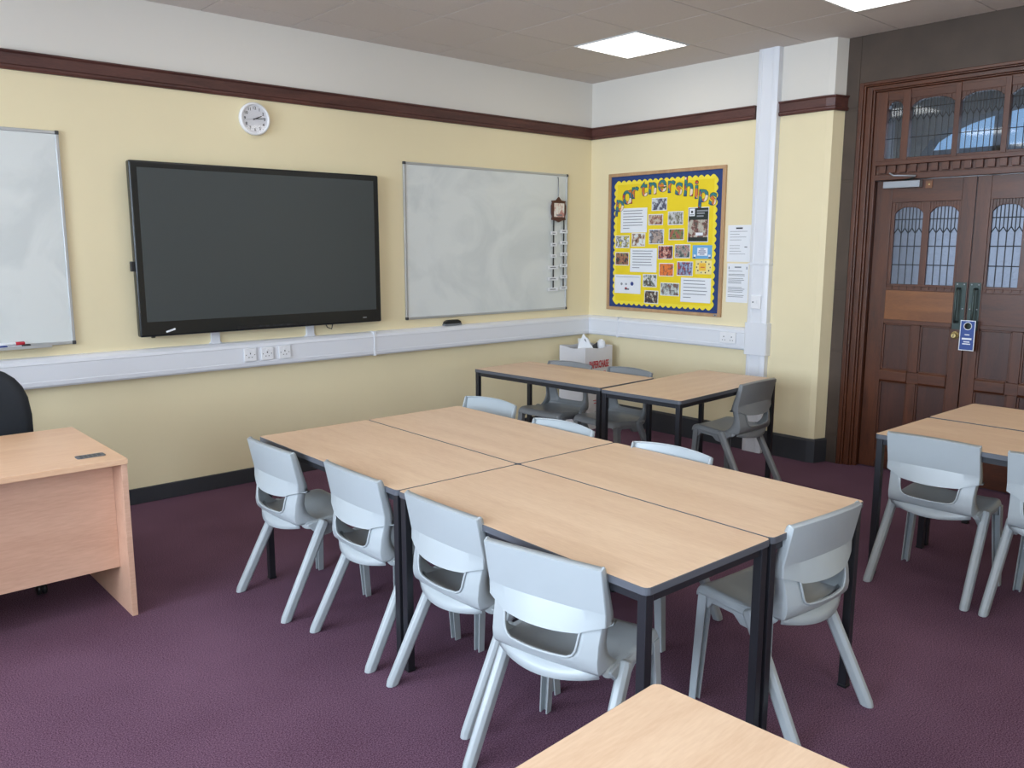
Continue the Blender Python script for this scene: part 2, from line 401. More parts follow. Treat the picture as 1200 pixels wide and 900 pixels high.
# ------------------------------------------------------------------ stone surround and doors
XD = .12                                 # face of the stone
DY0, DY1 = -2.345, -4.155
SEAM = -3.240
b = MB()
b.box(XD, .5, -2.345, -2.445, 0, CEIL+.1, M['stone']); b.box(XD, .5, -4.035, -4.155, 0, CEIL+.1, M['stone'])
b.box(XD, .5, -2.445, -4.035, 2.735, CEIL+.1, M['stone'])
struct(b.build('wall_door'), 'dark grey stone surround above and beside the double doors')
# block joints are real shallow grooves: small proud blocks on the jamb
b = MB()
for z0, z1 in ((.0, .21), (.22, .84), (.85, 1.30), (1.31, 2.07), (2.08, 2.56), (2.57, CEIL)):
    b.box(XD-.004, XD+.001, -2.352, -2.44, z0+.003, z1-.003, M['stone'])
struct(b.build('trim_4', bevel=.002), 'dressed stone blocks of the door jamb')
# timber frame (architrave) with mouldings
FY0, FY1, FZ = -2.445, -4.035, 2.735
IY0, IY1, IZ = -2.575, -3.905, 2.645
b = MB()
steps = [(0, XD-.012), (.03, XD-.004), (.045, XD+.012), (.085, XD+.024), (.1, XD+.04), (.13, XD+.055)]
for k in range(len(steps)-1):
    (a0, x0), (a1, x1) = steps[k], steps[k+1]
    b.box(x0, .42, FY0-a0, FY0-a1, 0, FZ-a0*.69, M['door_wood']); b.box(x0, .42, FY1+a0, FY1+a1, 0, FZ-a0*.69, M['door_wood'])
    b.box(x0, .42, FY0-a1, FY1+a1, FZ-a1*.69, FZ-a0*.69, M['door_wood_h'])
struct(b.build('trim_5', bevel=.004), 'moulded mahogany frame around the double doors and transom')
# transom rail with dentils
b = MB(); b.box(XD+.03, .40, IY0, IY1, 2.066, 2.105, M['door_wood_h']); b.box(XD+.052, .40, IY0, IY1, 2.105, 2.165, M['door_wood_h']); b.box(XD+.02, .40, IY0, IY1, 2.165, 2.195, M['door_wood_h'])
k = 0
y = IY0-.03
while y > IY1+.03:
    b.box(XD+.030, XD+.056, y, y-.045, 2.112, 2.165, M['door_wood_h']); y -= .070
struct(b.build('trim_6', bevel=.003), 'carved wooden transom rail with a row of dentil blocks')

def arch_top(y0, y1, zs, zr, n=10, point=.3):
    """flat pointed arch from (y0,zs) to (y1,zs) rising zr"""
    out = []
    for i in range(n+1):
        t = i/n; u = abs(2*t-1)
        out.append((y0+(y1-y0)*t, zs+zr*(1-u**3.2)))
    return out
def arch_z(y, y0, y1, zs, zr):
    u = abs(2*(y-y0)/(y1-y0)-1); return zs+zr*(1-min(1, u)**3.2)
def glazing(mb_frame, y0, y1, z0, zs, zr, ztop, x0, x1, mat):
    """solid spandrel above an arched light"""
    pts = arch_top(y0, y1, zs, zr)
    for i in range(len(pts)-1):
        (ya, za), (yb, zb) = pts[i], pts[i+1]
        mb_frame.prism([(ya, za), (yb, zb), (yb, ztop), (ya, ztop)], x0, x1, 'x', mat)
def cames(mb, y0, y1, z0, zs, zr, ncol, zy, horiz, x, w=.0028):
    W = y1-y0; cw = W/ncol
    def bar(a, c):
        mb.tube([(x, a[0], a[1]), (x, c[0], c[1])], w, M['lead'], 5)
    for k in range(1, ncol): bar((y0+k*cw, z0), (y0+k*cw, zy))
    dz = .035
    for k in range(ncol):
        yc = y0+(k+.5)*cw
        bar((y0+k*cw, zy), (yc, zy+dz)) if k > 0 else bar((y0, zy), (yc, zy+dz))
        bar((y0+(k+1)*cw, zy), (yc, zy+dz))
        bar((yc, zy+dz), (yc, arch_z(yc, y0, y1, zs, zr)))
    for k in range(1, ncol): 
        yy = y0+k*cw; bar((yy, zy), (yy, arch_z(yy, y0, y1, zs, zr)))
    for h in horiz: bar((y0, h), (y1, h))

# transom window
TL = [(-2.632, -2.739), (-2.789, -3.075), (-3.11, -3.37), (-3.405, -3.691), (-3.741, -3.848)]
f = MB(); x0, x1 = XD+.045, XD+.085
cuts = [IY0]+[v for l in TL for v in l]+[IY1]
for i in range(0, len(cuts), 2): f.box(x0-.012, x1, cuts[i], cuts[i+1], 2.195, 2.66, M['door_wood'])
f.box(x0-.004, x1, IY0, IY1, 2.195, 2.212, M['door_wood_h']); f.box(x0-.004, x1, IY0, IY1, 2.60, 2.66, M['door_wood_h'])
for a, c in TL: glazing(f, a, c, 2.21, 2.545, .045, 2.62, x0, x1, M['door_wood_h'])
tw = struct(f.build('window_1', bevel=.003), 'leaded transom window over the double doors')
for (a, c), nc in zip(TL, (3, 7, 7, 7, 3)):
    g = MB(); g.box(XD+.066, XD+.070, a, c, 2.208, 2.60, M['transom_glass']); g.build('pane', tw)
    cm = MB(); cames(cm, a, c, 2.21, 2.545, .045, nc, 2.455, (2.345, 2.535), XD+.062, .0026); cm.build('leading', tw)

def door_leaf(idx, sgn, label):
    """sgn +1: left leaf (hinge to +y); local s runs from the seam outward (0 .. .664)"""
    X0, X1 = XD+.075, XD+.12
    Y = lambda s: SEAM+sgn*s
    Wd = .660
    f = MB()
    def bx(s0, s1, z0, z1, mat, x0=X0, x1=X1): f.box(x0, x1, Y(s0), Y(s1), z0, z1, mat)
    bx(.003, .088, .01, 2.062, M['door_wood']); bx(.548, Wd, .01, 2.062, M['door_wood'])           # stiles
    bx(.088, .548, 1.912, 2.062, M['door_wood_h']); bx(.088, .548, .01, .22, M['door_wood_h'])      # top, bottom rail
    bx(.088, .548, 1.305, 1.335, M['door_wood_h'])
    bx(.088, .548, 1.070, 1.10, M['door_wood_h'])
    bx(.088, .548, .655, .735, M['door_wood_h'])
    bx(.29, .352, .22, .655, M['door_wood']); bx(.29, .352, .735, 1.070, M['door_wood'])
    f.prism([(X0-.012, .665), (X0+.001, .650), (X0+.001, .742), (X0-.012, .728)], Y(.092), Y(.275), 'y', M['door_wood_h'])
    f.prism([(X0-.012, .665), (X0+.001, .650), (X0+.001, .742), (X0-.012, .728)], Y(.355), Y(.545), 'y', M['door_wood_h'])
    d = struct(f.build('door_%d' % idx, bevel=.003), label)
    p = MB(); p.box(X0+.004, X1-.004, Y(.086), Y(.55), 1.098, 1.307, M['door_pale'] if sgn > 0 else M['door_wood_h']); tag(p.build('door_panel', d), 'paler plain panel under the glass' if sgn > 0 else None)
    for s0, s1 in ((.086, .292), (.35, .55)):
        for z0, z1 in ((.218, .657), (.733, 1.072)):
            p = MB(); p.box(X0+.018, X1-.01, Y(s0), Y(s1), z0, z1, M['door_panel']); 
            # moulding round the panel
            a, c = sorted((Y(s0), Y(s1)))
            for yy0, yy1, zz0, zz1 in ((a, a+.014, z0, z1), (c-.014, c, z0, z1), (a, c, z0, z0+.014), (a, c, z1-.014, z1)):
                p.box(X0+.008, X0+.02, yy0, yy1, zz0, zz1, M['door_wood'])
            p.build('door_panel', d, bevel=.003)
    # glazed upper part: two arched lights in one sash
    gf = MB(); l1 = (.103, .288); l2 = (.333, .525)
    for s0, s1 in ((.086, .103), (.288, .333), (.525, .55)): gf.box(X0+.008, X1-.006, Y(s0), Y(s1), 1.333, 1.915, M['door_wood'])
    gf.box(X0+.006, X1-.006, Y(.086), Y(.55), 1.333, 1.350, M['door_wood_h'])
    for s0, s1 in (l1, l2): glazing(gf, Y(s0), Y(s1), 1.35, 1.835, .042, 1.914, X0+.010, X1-.006, M['door_wood_h'])
    # little notched blocks under the sill
    for k in range(9): gf.box(X0-.006, X0+.006, Y(.10+k*.05), Y(.112+k*.05), 1.315, 1.337, M['door_wood_h'])
    gfo = gf.build('glazing_frame', d, bevel=.0025)
    for s0, s1 in (l1, l2):
        g = MB(); g.box(X0+.024, X0+.030, Y(s0), Y(s1), 1.345, 1.89, M['obscure']); g.build('pane', d)
        a, c = Y(s0), Y(s1)
        cm = MB(); cames(cm, a, c, 1.35, 1.835, .042, 4, 1.70, (1.484, 1.612, 1.795), X0+.020, .0036); cm.build('leading', d)
    # back plate and pull handle
    hs = .045
    pl = MB(); pl.box(X0-.004, X0, Y(hs-.036), Y(hs+.036), 1.06, 1.375, M['bronze'])
    for a in (-.022, .022): 
        for z in (1.362, 1.20): pl.lathe([(.005, 0), (.005, -.003), (.002, -.004)], (X0-.004, Y(hs+a), z), M['silver'], 8, 'x')
    pl.build('handle_plate', d, bevel=.001)
    h = MB(); yh = Y(hs+(.006 if sgn > 0 else .012))
    h.tube([(X0-.004, yh, 1.335), (X0-.045, yh, 1.335), (X0-.052, yh, 1.32), (X0-.052, yh, 1.13), (X0-.045, yh, 1.112), (X0-.004, yh, 1.112)], .008, M['bronze'], 8)
    h.build('pull_handle', d, smooth=True)
    if sgn > 0:
        k = MB(); k.lathe([(.026, 0), (.026, -.006), (.018, -.012), (.017, -.03), (.014, -.034)], (X0, Y(.055), 1.02), M['brass'], 20, 'x')
        k.box(X0-.036, X0-.033, Y(.055)-.002, Y(.055)+.002, 1.010, 1.030, M['ink_dark']); tag(k.build('door_lock', d), 'round brass lock')
        c = MB(); c.box(X0-.055, X0, Y(.345), Y(.595), 2.008, 2.055, M['silver']); tag(c.build('door_closer', d, bevel=.004), 'silver overhead door closer')
        a = MB(); a.tube([(X0-.03, Y(.46), 2.055), (X0-.05, Y(.40), 2.07), (X0-.062, Y(.37), 2.082)], .006, M['bronze'], 6)
        a.tube([(X0-.062, Y(.37), 2.082), (X0-.07, Y(.52), 2.092), (X0-.075, Y(.545), 2.11)], .006, M['silver'], 6); a.build('closer_arm', d, smooth=True)
        q = MB(); q.box(X0-.008, X0, Y(.28), Y(.325), 2.0, 2.05, M['door_pale']); q.lathe([(.006, 0), (.006, -.003)], (X0-.008, Y(.30), 2.025), M['brass'], 10, 'x'); tag(q.build('sensor_block', d, bevel=.002), 'small orange-brown wooden block')
    return d
door_leaf(1, 1, 'left mahogany door leaf with leaded glass, closer and brass lock')
door_leaf(2, -1, 'right mahogany door leaf with leaded glass')
# door hanger on the right leaf handle
yc, zc, x = SEAM-.042, 1.03, XD+.012
dh = thing('door_hanger', 'blue door hanger tag with white edge hooked over the door handle', 'door hanger', (x, yc, zc-.1))
b = MB()
outl = [(-.047, -.1), (.047, -.1), (.047, .1), (-.047, .1)]
# card with a round hook hole: ring strip mesh
def card(mb, w, h, hx, hz, r, x0, x1, mat):
    n = 24; ring = [(hx+r*math.cos(2*PI*i/n), hz+r*math.sin(2*PI*i/n)) for i in range(n)]
    out = []
    for i in range(n):
        dx, dz = math.cos(2*PI*i/n), math.sin(2*PI*i/n)
        tx = ((w-hx) if dx > 0 else (w+hx))/max(abs(dx), 1e-6); tz = (h-hz if dz > 0 else h+hz)/max(abs(dz), 1e-6)
        t = min(tx, tz); out.append((hx+dx*t, hz+dz*t))
    for i in range(n):
        j = (i+1) % n
        q = [ring[i], out[i], out[j], ring[j]]
        # fill corners
        if abs(out[i][0]-out[j][0]) > 1e-5 and abs(out[i][1]-out[j][1]) > 1e-5:
            cxn = w if (out[i][0]+out[j][0]) > 0 else -w; czn = h if (out[i][1]+out[j][1]-2*0) > 0 else -h
            q = [ring[i], out[i], (cxn, czn), out[j], ring[j]]
        mb.prism(q, x0, x1, 'x', mat)
card(b, .047, .1, 0, .062, .022, 0, .0016, M['paper']); 
card(b, .042, .095, 0, .062, .026, -.0012, .0002, M['blue_tag'])
b.build('card', dh, loc=(0, 0, .1))
b = MB()
for w_, z, h_ in ((.03, .005, .006), (.06, -.022, .012), (.038, -.042, .007), (.05, -.056, .007)): b.box(-.002, -.001, -w_/2, w_/2, z-h_/2, z+h_/2, M['paper'])
b.build('lettering', dh, loc=(0, 0, .1))
# corridor beyond the doors
b = MB(); b.box(.27, 4.2, -6.2, -.6, -.1, 0, M['corr_floor']); struct(b.build('floor_corridor'))
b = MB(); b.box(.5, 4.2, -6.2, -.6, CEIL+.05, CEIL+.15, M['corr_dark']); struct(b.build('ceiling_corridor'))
b = MB(); yc0, yc1 = -1.95, -4.35
pts = []
n = 18
for i in range(n+1):
    y = yc0+(yc1-yc0)*i/n; u = abs(2*i/n-1); pts.append((y, 2.33+.46*math.sqrt(max(0, 1-u**2.2))))
for i in range(n):
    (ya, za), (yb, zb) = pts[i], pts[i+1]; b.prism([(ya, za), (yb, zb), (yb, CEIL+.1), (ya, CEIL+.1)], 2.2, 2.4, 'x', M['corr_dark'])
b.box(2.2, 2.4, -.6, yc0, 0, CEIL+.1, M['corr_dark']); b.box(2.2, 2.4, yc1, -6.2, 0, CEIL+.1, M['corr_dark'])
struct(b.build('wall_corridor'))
b = MB(); b.box(.5, 4.2, -.6, -.4, 0, CEIL+.1, M['corr_wall']); b.box(.5, 4.2, -6.4, -6.2, 0, CEIL+.1, M['corr_wall'])
b.box(4.0, 4.2, -6.2, -.6, 0, .9, M['corr_wall']); struct(b.build('wall_corridor_end'))
b = MB()
for y in [-.6-.7*k for k in range(9)]: b.box(4.05, 4.13, y-.04, y+.04, .9, CEIL+.1, M['white_plastic'])
for z in (.92, 1.9, 2.62): b.box(4.05, 4.13, -6.2, -.6, z-.035, z+.035, M['white_plastic'])
cw = struct(b.build('window_5'))
g = MB(); g.box(4.085, 4.093, -6.2, -.6, .9, CEIL+.1, M['window_glass']); g.build('pane', cw)
b = MB(); b.box(11, 14, -12, 3, -1, 3.3, M['facade'])
for k in range(8): 
    for q in range(2): b.box(10.97, 11.02, -11.4+k*1.8, -10.2+k*1.8, .6+q*1.5, 1.6+q*1.5, M['facade_glass'])
tag(b.build('far_building'), 'pale building seen through the transom glass beyond the corridor', 'building')

for y in (-2.3, -4.1):
    o = copy_tree(l0); o.location = (1.35, y, CEIL+.045); o['label'] = 'added square lit ceiling panel brightening the corridor behind the doors'; o['group'] = 'added corridor ceiling panels'  # extra panels, added to light the corridor between doors and arch
# ------------------------------------------------------------------ trunking
tp = [(0, .802), (.05, .804), (.058, .815), (.060, .838), (.057, .841), (.057, .937), (.060, .940), (.056, .958), (.035, .975), (0, .980)]
b = MB(); b.prism([(-a, z) for a, z in tp], XL, -.0, 'x', M['upvc'])
b.box(-2.401, -2.385, -.0625, 0, .80, .9815, M['upvc']); 
b.box(-5.3, -5.285, -.0625, 0, .80, .9815, M['upvc'])
struct(b.build('trim_7'), 'white cable trunking along the screen wall')
b = MB(); b.prism([(-a, z) for a, z in tp], -.0, -1.735, 'y', M['upvc']); b.box(-.0625, 0, -.4, -.412, .80, .9815, M['upvc'])
struct(b.build('trim_8'), 'white cable trunking under the notice board')
b = MB()
vp = [(0, -1.728), (-.05, -1.732), (-.058, -1.745), (-.060, -1.768), (-.055, -1.771), (-.055, -1.855), (-.060, -1.858), (-.060, -1.885), (-.05, -1.903), (0, -1.905)]
b.prism([(a, y) for a, y in vp], 1.02, CEIL, 'z', M['upvc'])
b.prism([(a*.9, -1.816+(y+1.816)*.96) for a, y in vp], 0, .79, 'z', M['upvc'])
b.prism([(0, -1.715), (-.055, -1.718), (-.066, -1.73), (-.066, -1.905), (-.055, -1.915), (0, -1.918)], .775, 1.025, 'z', M['upvc'])
b.box(-.0625, 0, -1.724, -1.908, 1.47, 1.485, M['upvc'])
struct(b.build('trim_9', bevel=.002), 'white vertical cable trunking rising to the ceiling beside the pier')
b = MB()
for xc in (-3.587, -2.90): 
    b.box(xc-.03, xc+.03, -.02, 0, .978, 1.16, M['upvc'])
    for s_ in (-1, 1): b.prism([(xc+s_*.03, .978), (xc+s_*.045, .978), (xc+s_*.03, .995)], -.018, 0, 'y', M['upvc'])
struct(b.build('trim_10', bevel=.003), 'small white vertical trunking pieces below the screen')

def socket_a(x, z, label):
    t = thing('wall_socket', label, 'socket', (x, -.06, z), 0, 'sockets under the screen')
    p = MB(); p.box(-.0435, .0435, -.010, .001, -.0435, .0435, M['white_plastic']); p.build('socket_plate', t, bevel=.003)
    h = MB(); h.box(-.003, .003, -.0108, -.0098, .004, .014, M['black_hole'])
    for s_ in (-1, 1): h.box(s_*.011-.0035, s_*.011+.0035, -.0108, -.0098, -.018, -.0135, M['black_hole'])
    for s_ in (-1, 1): h.lathe([(.003, 0), (.003, -.001)], (s_*.030, -.0098, 0), M['black_hole'], 8, 'y')
    h.build('pin_holes', t)
    k = MB(); k.box(-.007, .007, -.0135, -.0098, .020, .032, M['white_plastic']); k.build('switch', t, bevel=.001)
    return t
socket_a(-3.378, .890, 'leftmost of three white wall sockets on the trunking under the screen')
socket_a(-3.257, .890, 'middle of three white wall sockets on the trunking under the screen')
socket_a(-3.128, .890, 'rightmost of three white wall sockets on the trunking under the screen')
t = thing('wall_socket', 'white double wall socket on the trunking under the notice board', 'socket', (-.06, -1.575, .892))
p = MB(); p.box(-.010, .001, -.073, .073, -.043, .043, M['white_plastic']); p.build('socket_plate', t, bevel=.003)
for c in (-.036, .036):
    h = MB()
    h.box(-.0108, -.0098, c-.003, c+.003, .002, .012, M['black_hole'])
    for s_ in (-1, 1): h.box(-.0108, -.0098, c+s_*.011-.0035, c+s_*.011+.0035, -.022, -.017, M['black_hole'])
    h.build('pin_holes', t)
for c in (-.013, .013):
    k = MB(); k.box(-.0135, -.0098, c-.006, c+.006, .018, .03, M['white_plastic']); k.build('switch', t, bevel=.001)
t = thing('light_switch', 'small white fused spur plate on the vertical trunking', 'switch', (-.0555, -1.812, 1.185))
p = MB(); p.box(-.012, .001, -.043, .043, -.05, .05, M['white_plastic']); p.build('switch_plate', t, bevel=.003)
p = MB(); p.box(-.016, -.011, -.012, .012, -.014, .014, M['white_plastic']); p.box(-.0125, -.0115, .018, .03, -.006, .006, M['ink']); p.build('rocker', t, bevel=.001)

# ------------------------------------------------------------------ whiteboards
def whiteboard(x0, x1, z0, z1, label):
    t = thing('whiteboard', label, 'whiteboard', ((x0+x1)/2, 0, z0)); cx = (x0+x1)/2; w = (x1-x0)/2; h = z1-z0
    s_ = MB(); s_.box(-w+.012, w-.012, -.012, -.001, .012, h-.012, M['whiteboard']); s_.build('writing_surface', t)
    f = MB()
    for a0, a1, c0, c1 in ((-w, w, 0, .018), (-w, w, h-.018, h), (-w, -w+.018, .018, h-.018), (w-.018, w, .018, h-.018)): f.box(a0, a1, -.020, -.001, c0, c1, M['alu'])
    f.build('frame', t, bevel=.003)
    for a in (-w, w):
        for c in (0, h):
            k = MB(); k.box(a-.002 if a < 0 else a-.02, a+.02 if a < 0 else a+.002, -.0225, -.001, c-.002 if c == 0 else c-.02, c+.02 if c == 0 else c+.002, M['dark_cap']); k.build('corner_cap', t, bevel=.004)
    return t
whiteboard(-2.0766, -.3163, 1.047, 2.239, 'white dry-wipe board with a hanging plaque, between the screen and the corner')
wb = whiteboard(-6.2, -4.428, 1.042, 2.253, 'white dry-wipe board cut by the left edge, above the trunking')
tr = MB(); tr.prism([(-.075, -.004), (-.075, .012), (-.07, .012), (-.066, 0), (-.02, 0), (-.02, .006), (0, .006), (0, -.004)], -1.2+.614, .745-.0, 'x', M['alu'])
tr.build('pen_tray', wb, loc=(0, 0, 0))
# markers in the tray
def marker(loc, rotz, body, cap, label, tilt=0):
    t = thing('board_marker', label, 'marker', loc, rotz, 'markers in the board tray'); t.rotation_euler = (0, tilt, rotz)
    b = MB(); b.lathe([(.0075, -.06), (.0085, -.058), (.0085, .03), (.006, .035)], (0, 0, .0085), body, 14, 'x'); b.build('barrel', t, smooth=True)
    b = MB(); b.lathe([(.009, .02), (.0095, .022), (.0095, .062), (.007, .066)], (0, 0, .0085), cap, 14, 'x'); b.build('cap', t, smooth=True)
zt = 1.0435
M['mk_red'] = plain('red_marker', (200, 40, 60), .35); M['mk_blue'] = plain('blue_marker', (40, 60, 130), .35); M['mk_black'] = plain('black_marker', (35, 38, 42), .35)
marker((-4.765, -.046, zt+.0165), .05, M['paper'], M['mk_red'], 'white marker with red cap lying uppermost in the tray of the left whiteboard')
marker((-4.855, -.056, zt), -.02, M['paper'], M['mk_blue'], 'white marker with blue cap in the tray at the left edge')
marker((-4.735, -.034, zt), .0, M['paper'], M['mk_black'], 'white marker with black cap under the red one in the tray')

# board eraser resting on the trunking
t = thing('board_eraser', 'black rounded board eraser resting on the trunking below the right whiteboard', 'eraser', (-1.635, -.022, .980))
b = MB(); b.prism([(-.085, .012), (.085, .012), (.078, .032), (.05, .044), (-.05, .044), (-.078, .032)], -.018, .018, 'y', M['black_plastic']); b.build('handle', t, bevel=.005)
b = MB(); b.box(-.085, .085, -.019, .019, 0, .013, M['ink']); b.build('felt_pad', t)

# hanging plaque with name tags
t = thing('hanging_plaque', 'dark wooden plaque with two black ribbons of small white tags hanging on the whiteboard', 'wall hanging', (-.445, -.022, 1.22))
b = MB(); b.tube([(-.012, -.004, .985), (-.002, -.004, .99), (.004, -.003, .86), (-.003, -.005, .80)], .004, M['silver'], 6); b.build('string', t, smooth=True)
b = MB(); b.prism([(-.085, .62), (-.04, .615), (0, .60), (.04, .615), (.085, .62), (.078, .65), (.088, .68), (.088, .74), (.078, .77), (.085, .785), (.03, .79), (0, .82), (-.03, .79), (-.085, .785), (-.078, .77), (-.088, .74), (-.088, .68), (-.078, .65)], -.016, 0, 'y', M['plaque_wood']); b.build('plaque', t, bevel=.003)
M['plq'] = photo_mat('plaque_picture', [(232, 230, 224), (226, 216, 206), (190, 130, 120), (232, 230, 224)], 16, 3.)
b = MB(); b.box(-.062, .062, -.0185, -.015, .645, .765, M['plq']); b.box(-.035, .035, -.0192, -.018, .657, .667, M['ink']); tag(b.build('picture', t), 'white square picture')
for xr, zb in ((-.055, 0), (.072, .03)):
    b = MB(); b.box(xr-.007, xr+.007, -.006, -.003, zb, .625, M['ink_dark']); b.build('ribbon', t)
for i in range(6):
    for xr, w_, off, zz in ((-.055, .105 if i > 2 else .05, -.008 if i > 2 else 0, .505-i*.1), (.072, .068, .000, .52-i*.1)):
        b = MB(); z = zz if zz > .01 else .012
        b.box(xr+off-w_/2-.012, xr+off+w_/2+.012, -.010, -.0065, z-.015, z+.015, M['paper']); b.box(xr+off-w_/3, xr+off+w_/3, -.0106, -.0098, z-.004, z+.004, M['ink'])
        b.build('name_tag', t)

# ------------------------------------------------------------------ interactive screen
t = thing('wall_screen', 'large black wall-mounted flat screen with matte grey display', 'screen', (-3.2205, 0, 1.059))
W, H = .8655, 1.0556
# body
b = MB()
b.box(-W, W, -.1, -.045, 0, H, M['bezel']); o = b.build('casing', t, bevel=.012, seg=3)
b = MB(); b.box(-W+.045, W-.045, -.1012, -.099, .092, H-.04, M['screen']); b.build('display', t)
b = MB(); b.box(-.5, .5, -.046, -.001, .2, .85, M['black_plastic']); b.build('wall_mount', t)
b = MB(); b.box(-.25, .25, -.1025, -.099, .015, .03, M['black_plastic']); 
for k in range(5): b.box(-.1+k*.05, -.08+k*.05, -.1035, -.102, .018, .027, M['ink_dark'])
b.build('control_strip', t)
b = MB(); b.box(.705, .735, -.1012, -.0995, .034, .040, M['silver']); tag(b.build('badge', t), 'tiny silver badge')
b = MB(); b.box(-W-.022, -W+.001, -.085, -.06, .40, .46, M['black_plastic']); b.lathe([(.012, 0), (.012, -.01)], (-W-.010, -.072, .43), M['black_plastic'], 10, 'x'); b.build('pen_holder', t, bevel=.004)
b = MB()
g = [(-.712, .030), (-.655, .047), (-.652, .036), (-.708, .020)]
b.prism(g, -.1015, -.0995, 'y', M['paper']); tag(b.build('sticker', t), 'small white strip of tape')
b = MB(); b.tube([(.41, -.07, .012), (.425, -.075, -.02), (.455, -.08, -.032), (.462, -.08, -.005), (.47, -.07, .01)], .004, M['black_plastic'], 6); b.build('cable_loop', t, smooth=True)
for xx in (-.78, ): 
    b = MB(); b.lathe([(.012, -.008), (.014, 0)], (xx, -.07, 0), M['black_plastic'], 10); b.build('foot_stud', t)

# ------------------------------------------------------------------ clock
t = thing('wall_clock', 'round white wall clock with black hands above the screen', 'clock', (-3.249, 0, 2.432))
b = MB(); b.lathe([(.098, 0), (.103, -.012), (.104, -.034), (.098, -.042), (.088, -.040), (.086, -.028), (.086, -.004)], (0, 0, 0), M['white_plastic'], 40, 'y')
b.build('case', t, smooth=True)
b = MB(); b.lathe([(.087, -.026), (.0868, -.0300)], (0, 0, 0), M['clockface'], 40, 'y'); b.build('dial', t)
b = MB()
for h_ in range(1, 13):
    a = h_*PI/6; vs, fs = text_geo(str(h_), .026, .0006, .0003)
    b.add(on_back(vs, .068*math.sin(a), .068*math.cos(a), -.0302), fs, M['ink_dark'])
b.build('numerals', t)
def hand(mb, ang, L, w_, y, mat, tail=.012):
    d = Vector((math.sin(ang), math.cos(ang))); n_ = Vector((d.y, -d.x))
    mb.prism([tuple(-d*tail+n_*w_), tuple(d*L+n_*w_*.6), tuple(d*L-n_*w_*.6), tuple(-d*tail-n_*w_)], y-.0008, y+.0008, 'y', mat)
b = MB(); hand(b, math.radians(67), .052, .0040, -.0315, M['black_hole']); b.build('hour_hand', t)
b = MB(); hand(b, math.radians(84), .074, .0030, -.033, M['black_hole']); b.build('minute_hand', t)
b = MB(); hand(b, math.radians(262), .066, .0008, -.0345, M['ink'], .02); b.build('second_hand', t)
b = MB(); b.lathe([(.086, -.0375), (.0855, -.0385)], (0, 0, 0), clear_glass('clock_glass', (1, 1, 1), 0, .35), 40, 'y'); b.build('glass_cover', t)

# ------------------------------------------------------------------ notice board
t = thing('notice_board', 'large framed notice board with blue border and yellow scalloped backing', 'notice board', (0, -.8485, 1.044))
def R(mb, y0, y1, z0, z1, x, mat, th=.0012): mb.box(x-th, x, y0, y1, z0, z1, mat)
BW, BH = .615, 1.200
b = MB()
for a0, a1, c0, c1 in ((-BW, BW, 0, .028), (-BW, BW, BH-.028, BH), (-BW, -BW+.03, .028, BH-.028), (BW-.03, BW, .028, BH-.028)): b.box(-.022, 0, a0, a1, c0, c1, M['oak'])
b.build('frame', t, bevel=.003)
b = MB(); b.box(-.010, 0, -BW+.028, BW-.028, .026, BH-.026, M['board_blue']); b.build('blue_border', t)
# local coords: world y = -.8485 + ly (ly + is towards the corner)
y_l, y_r, z_b, z_t = .528, -.524, .068, 1.116
b = MB(); b.box(-.0125, -.0095, y_r, y_l, z_b, z_t, M['board_yellow']); b.build('yellow_backing', t)
b = MB()
def scallop(a, c, fixed, horizontal, outw):
    n_ = max(1, round(abs(c-a)/.058)); st = (c-a)/n_
    for i in range(n_):
        m0 = a+st*i; pts_ = []
        for k in range(9):
            tt = k/8; off = outw*(.001+.019*math.sin(PI*tt)); p_ = m0+st*tt
            pts_.append((p_, fixed+off) if horizontal else (fixed+off, p_))
        base = [(m0+st, fixed-outw*.016), (m0, fixed-outw*.016)] if horizontal else [(fixed-outw*.016, m0+st), (fixed-outw*.016, m0)]
        b.prism(pts_+base, -.0137-(0 if horizontal else .0003), -.0118, 'x', M['board_trim'])
scallop(y_r, y_l, z_t, True, 1); scallop(y_r, y_l, z_b, True, -1); scallop(z_b, z_t, y_l, False, 1); scallop(z_b, z_t, y_r, False, -1)
b.build('scalloped_trim', t)
b = MB(); b.box(-.026, -.021, -BW+.03, -BW+.062, .008, .022, M['silver']); b.lathe([(.004, 0), (.004, -.003)], (-.026, -BW+.045, .015), M['ink_dark'], 8, 'x'); tag(b.build('lock_plate', t), 'small silver catch')
BX = -.0140
def board_item(name, y0, y1, z0, z1, mat, label, cat, group, lines=0, x=BX, rot=0., extra=None, border=None):
    """y0 is the left side seen from the room"""
    cy, cz = (y0+y1)/2, (z0+z1)/2; w, h = abs(y1-y0)/2, (z1-z0)/2
    b = MB(); b.box(-.0012, 0, -w, w, -h, h, border or mat)
    if border: b.box(-.0016, -.0010, -w+.006, w-.006, -h+.006, h-.006, mat)
    if lines:
        for i in range(lines):
            zz = h*.78-i*(2*h*.78/(lines-.4)); ww = w*.8*(1 if i < lines-1 else .35)
            ww *= random.uniform(.88, 1)
            b.box(-.0019, -.0010, w*.82-2*ww, w*.82, zz-.0028, zz+.0028, M['ink'])
    if extra: extra(b, w, h)
    o = b.build(name); o.location = (x, cy, cz); o.rotation_euler = (rot, 0, 0)
    return tag(o, label, cat, group)
GP, GT = 'photographs pinned to the notice board', 'typed sheets pinned to the notice board'
bord = M['paper']
board_item('text_sheet', -.383, -.679, 1.729, 1.940, M['paper'], 'typed white sheet at the upper left of the notice board', 'paper', GT, 7, rot=.0)
board_item('text_sheet', -.500, -.796, 1.388, 1.593, M['paper'], 'typed white sheet in the middle left of the notice board', 'paper', GT, 7)
board_item('text_sheet', -1.059, -1.359, 1.151, 1.353, M['paper'], 'typed white sheet at the lower right of the notice board', 'paper', GT, 6)
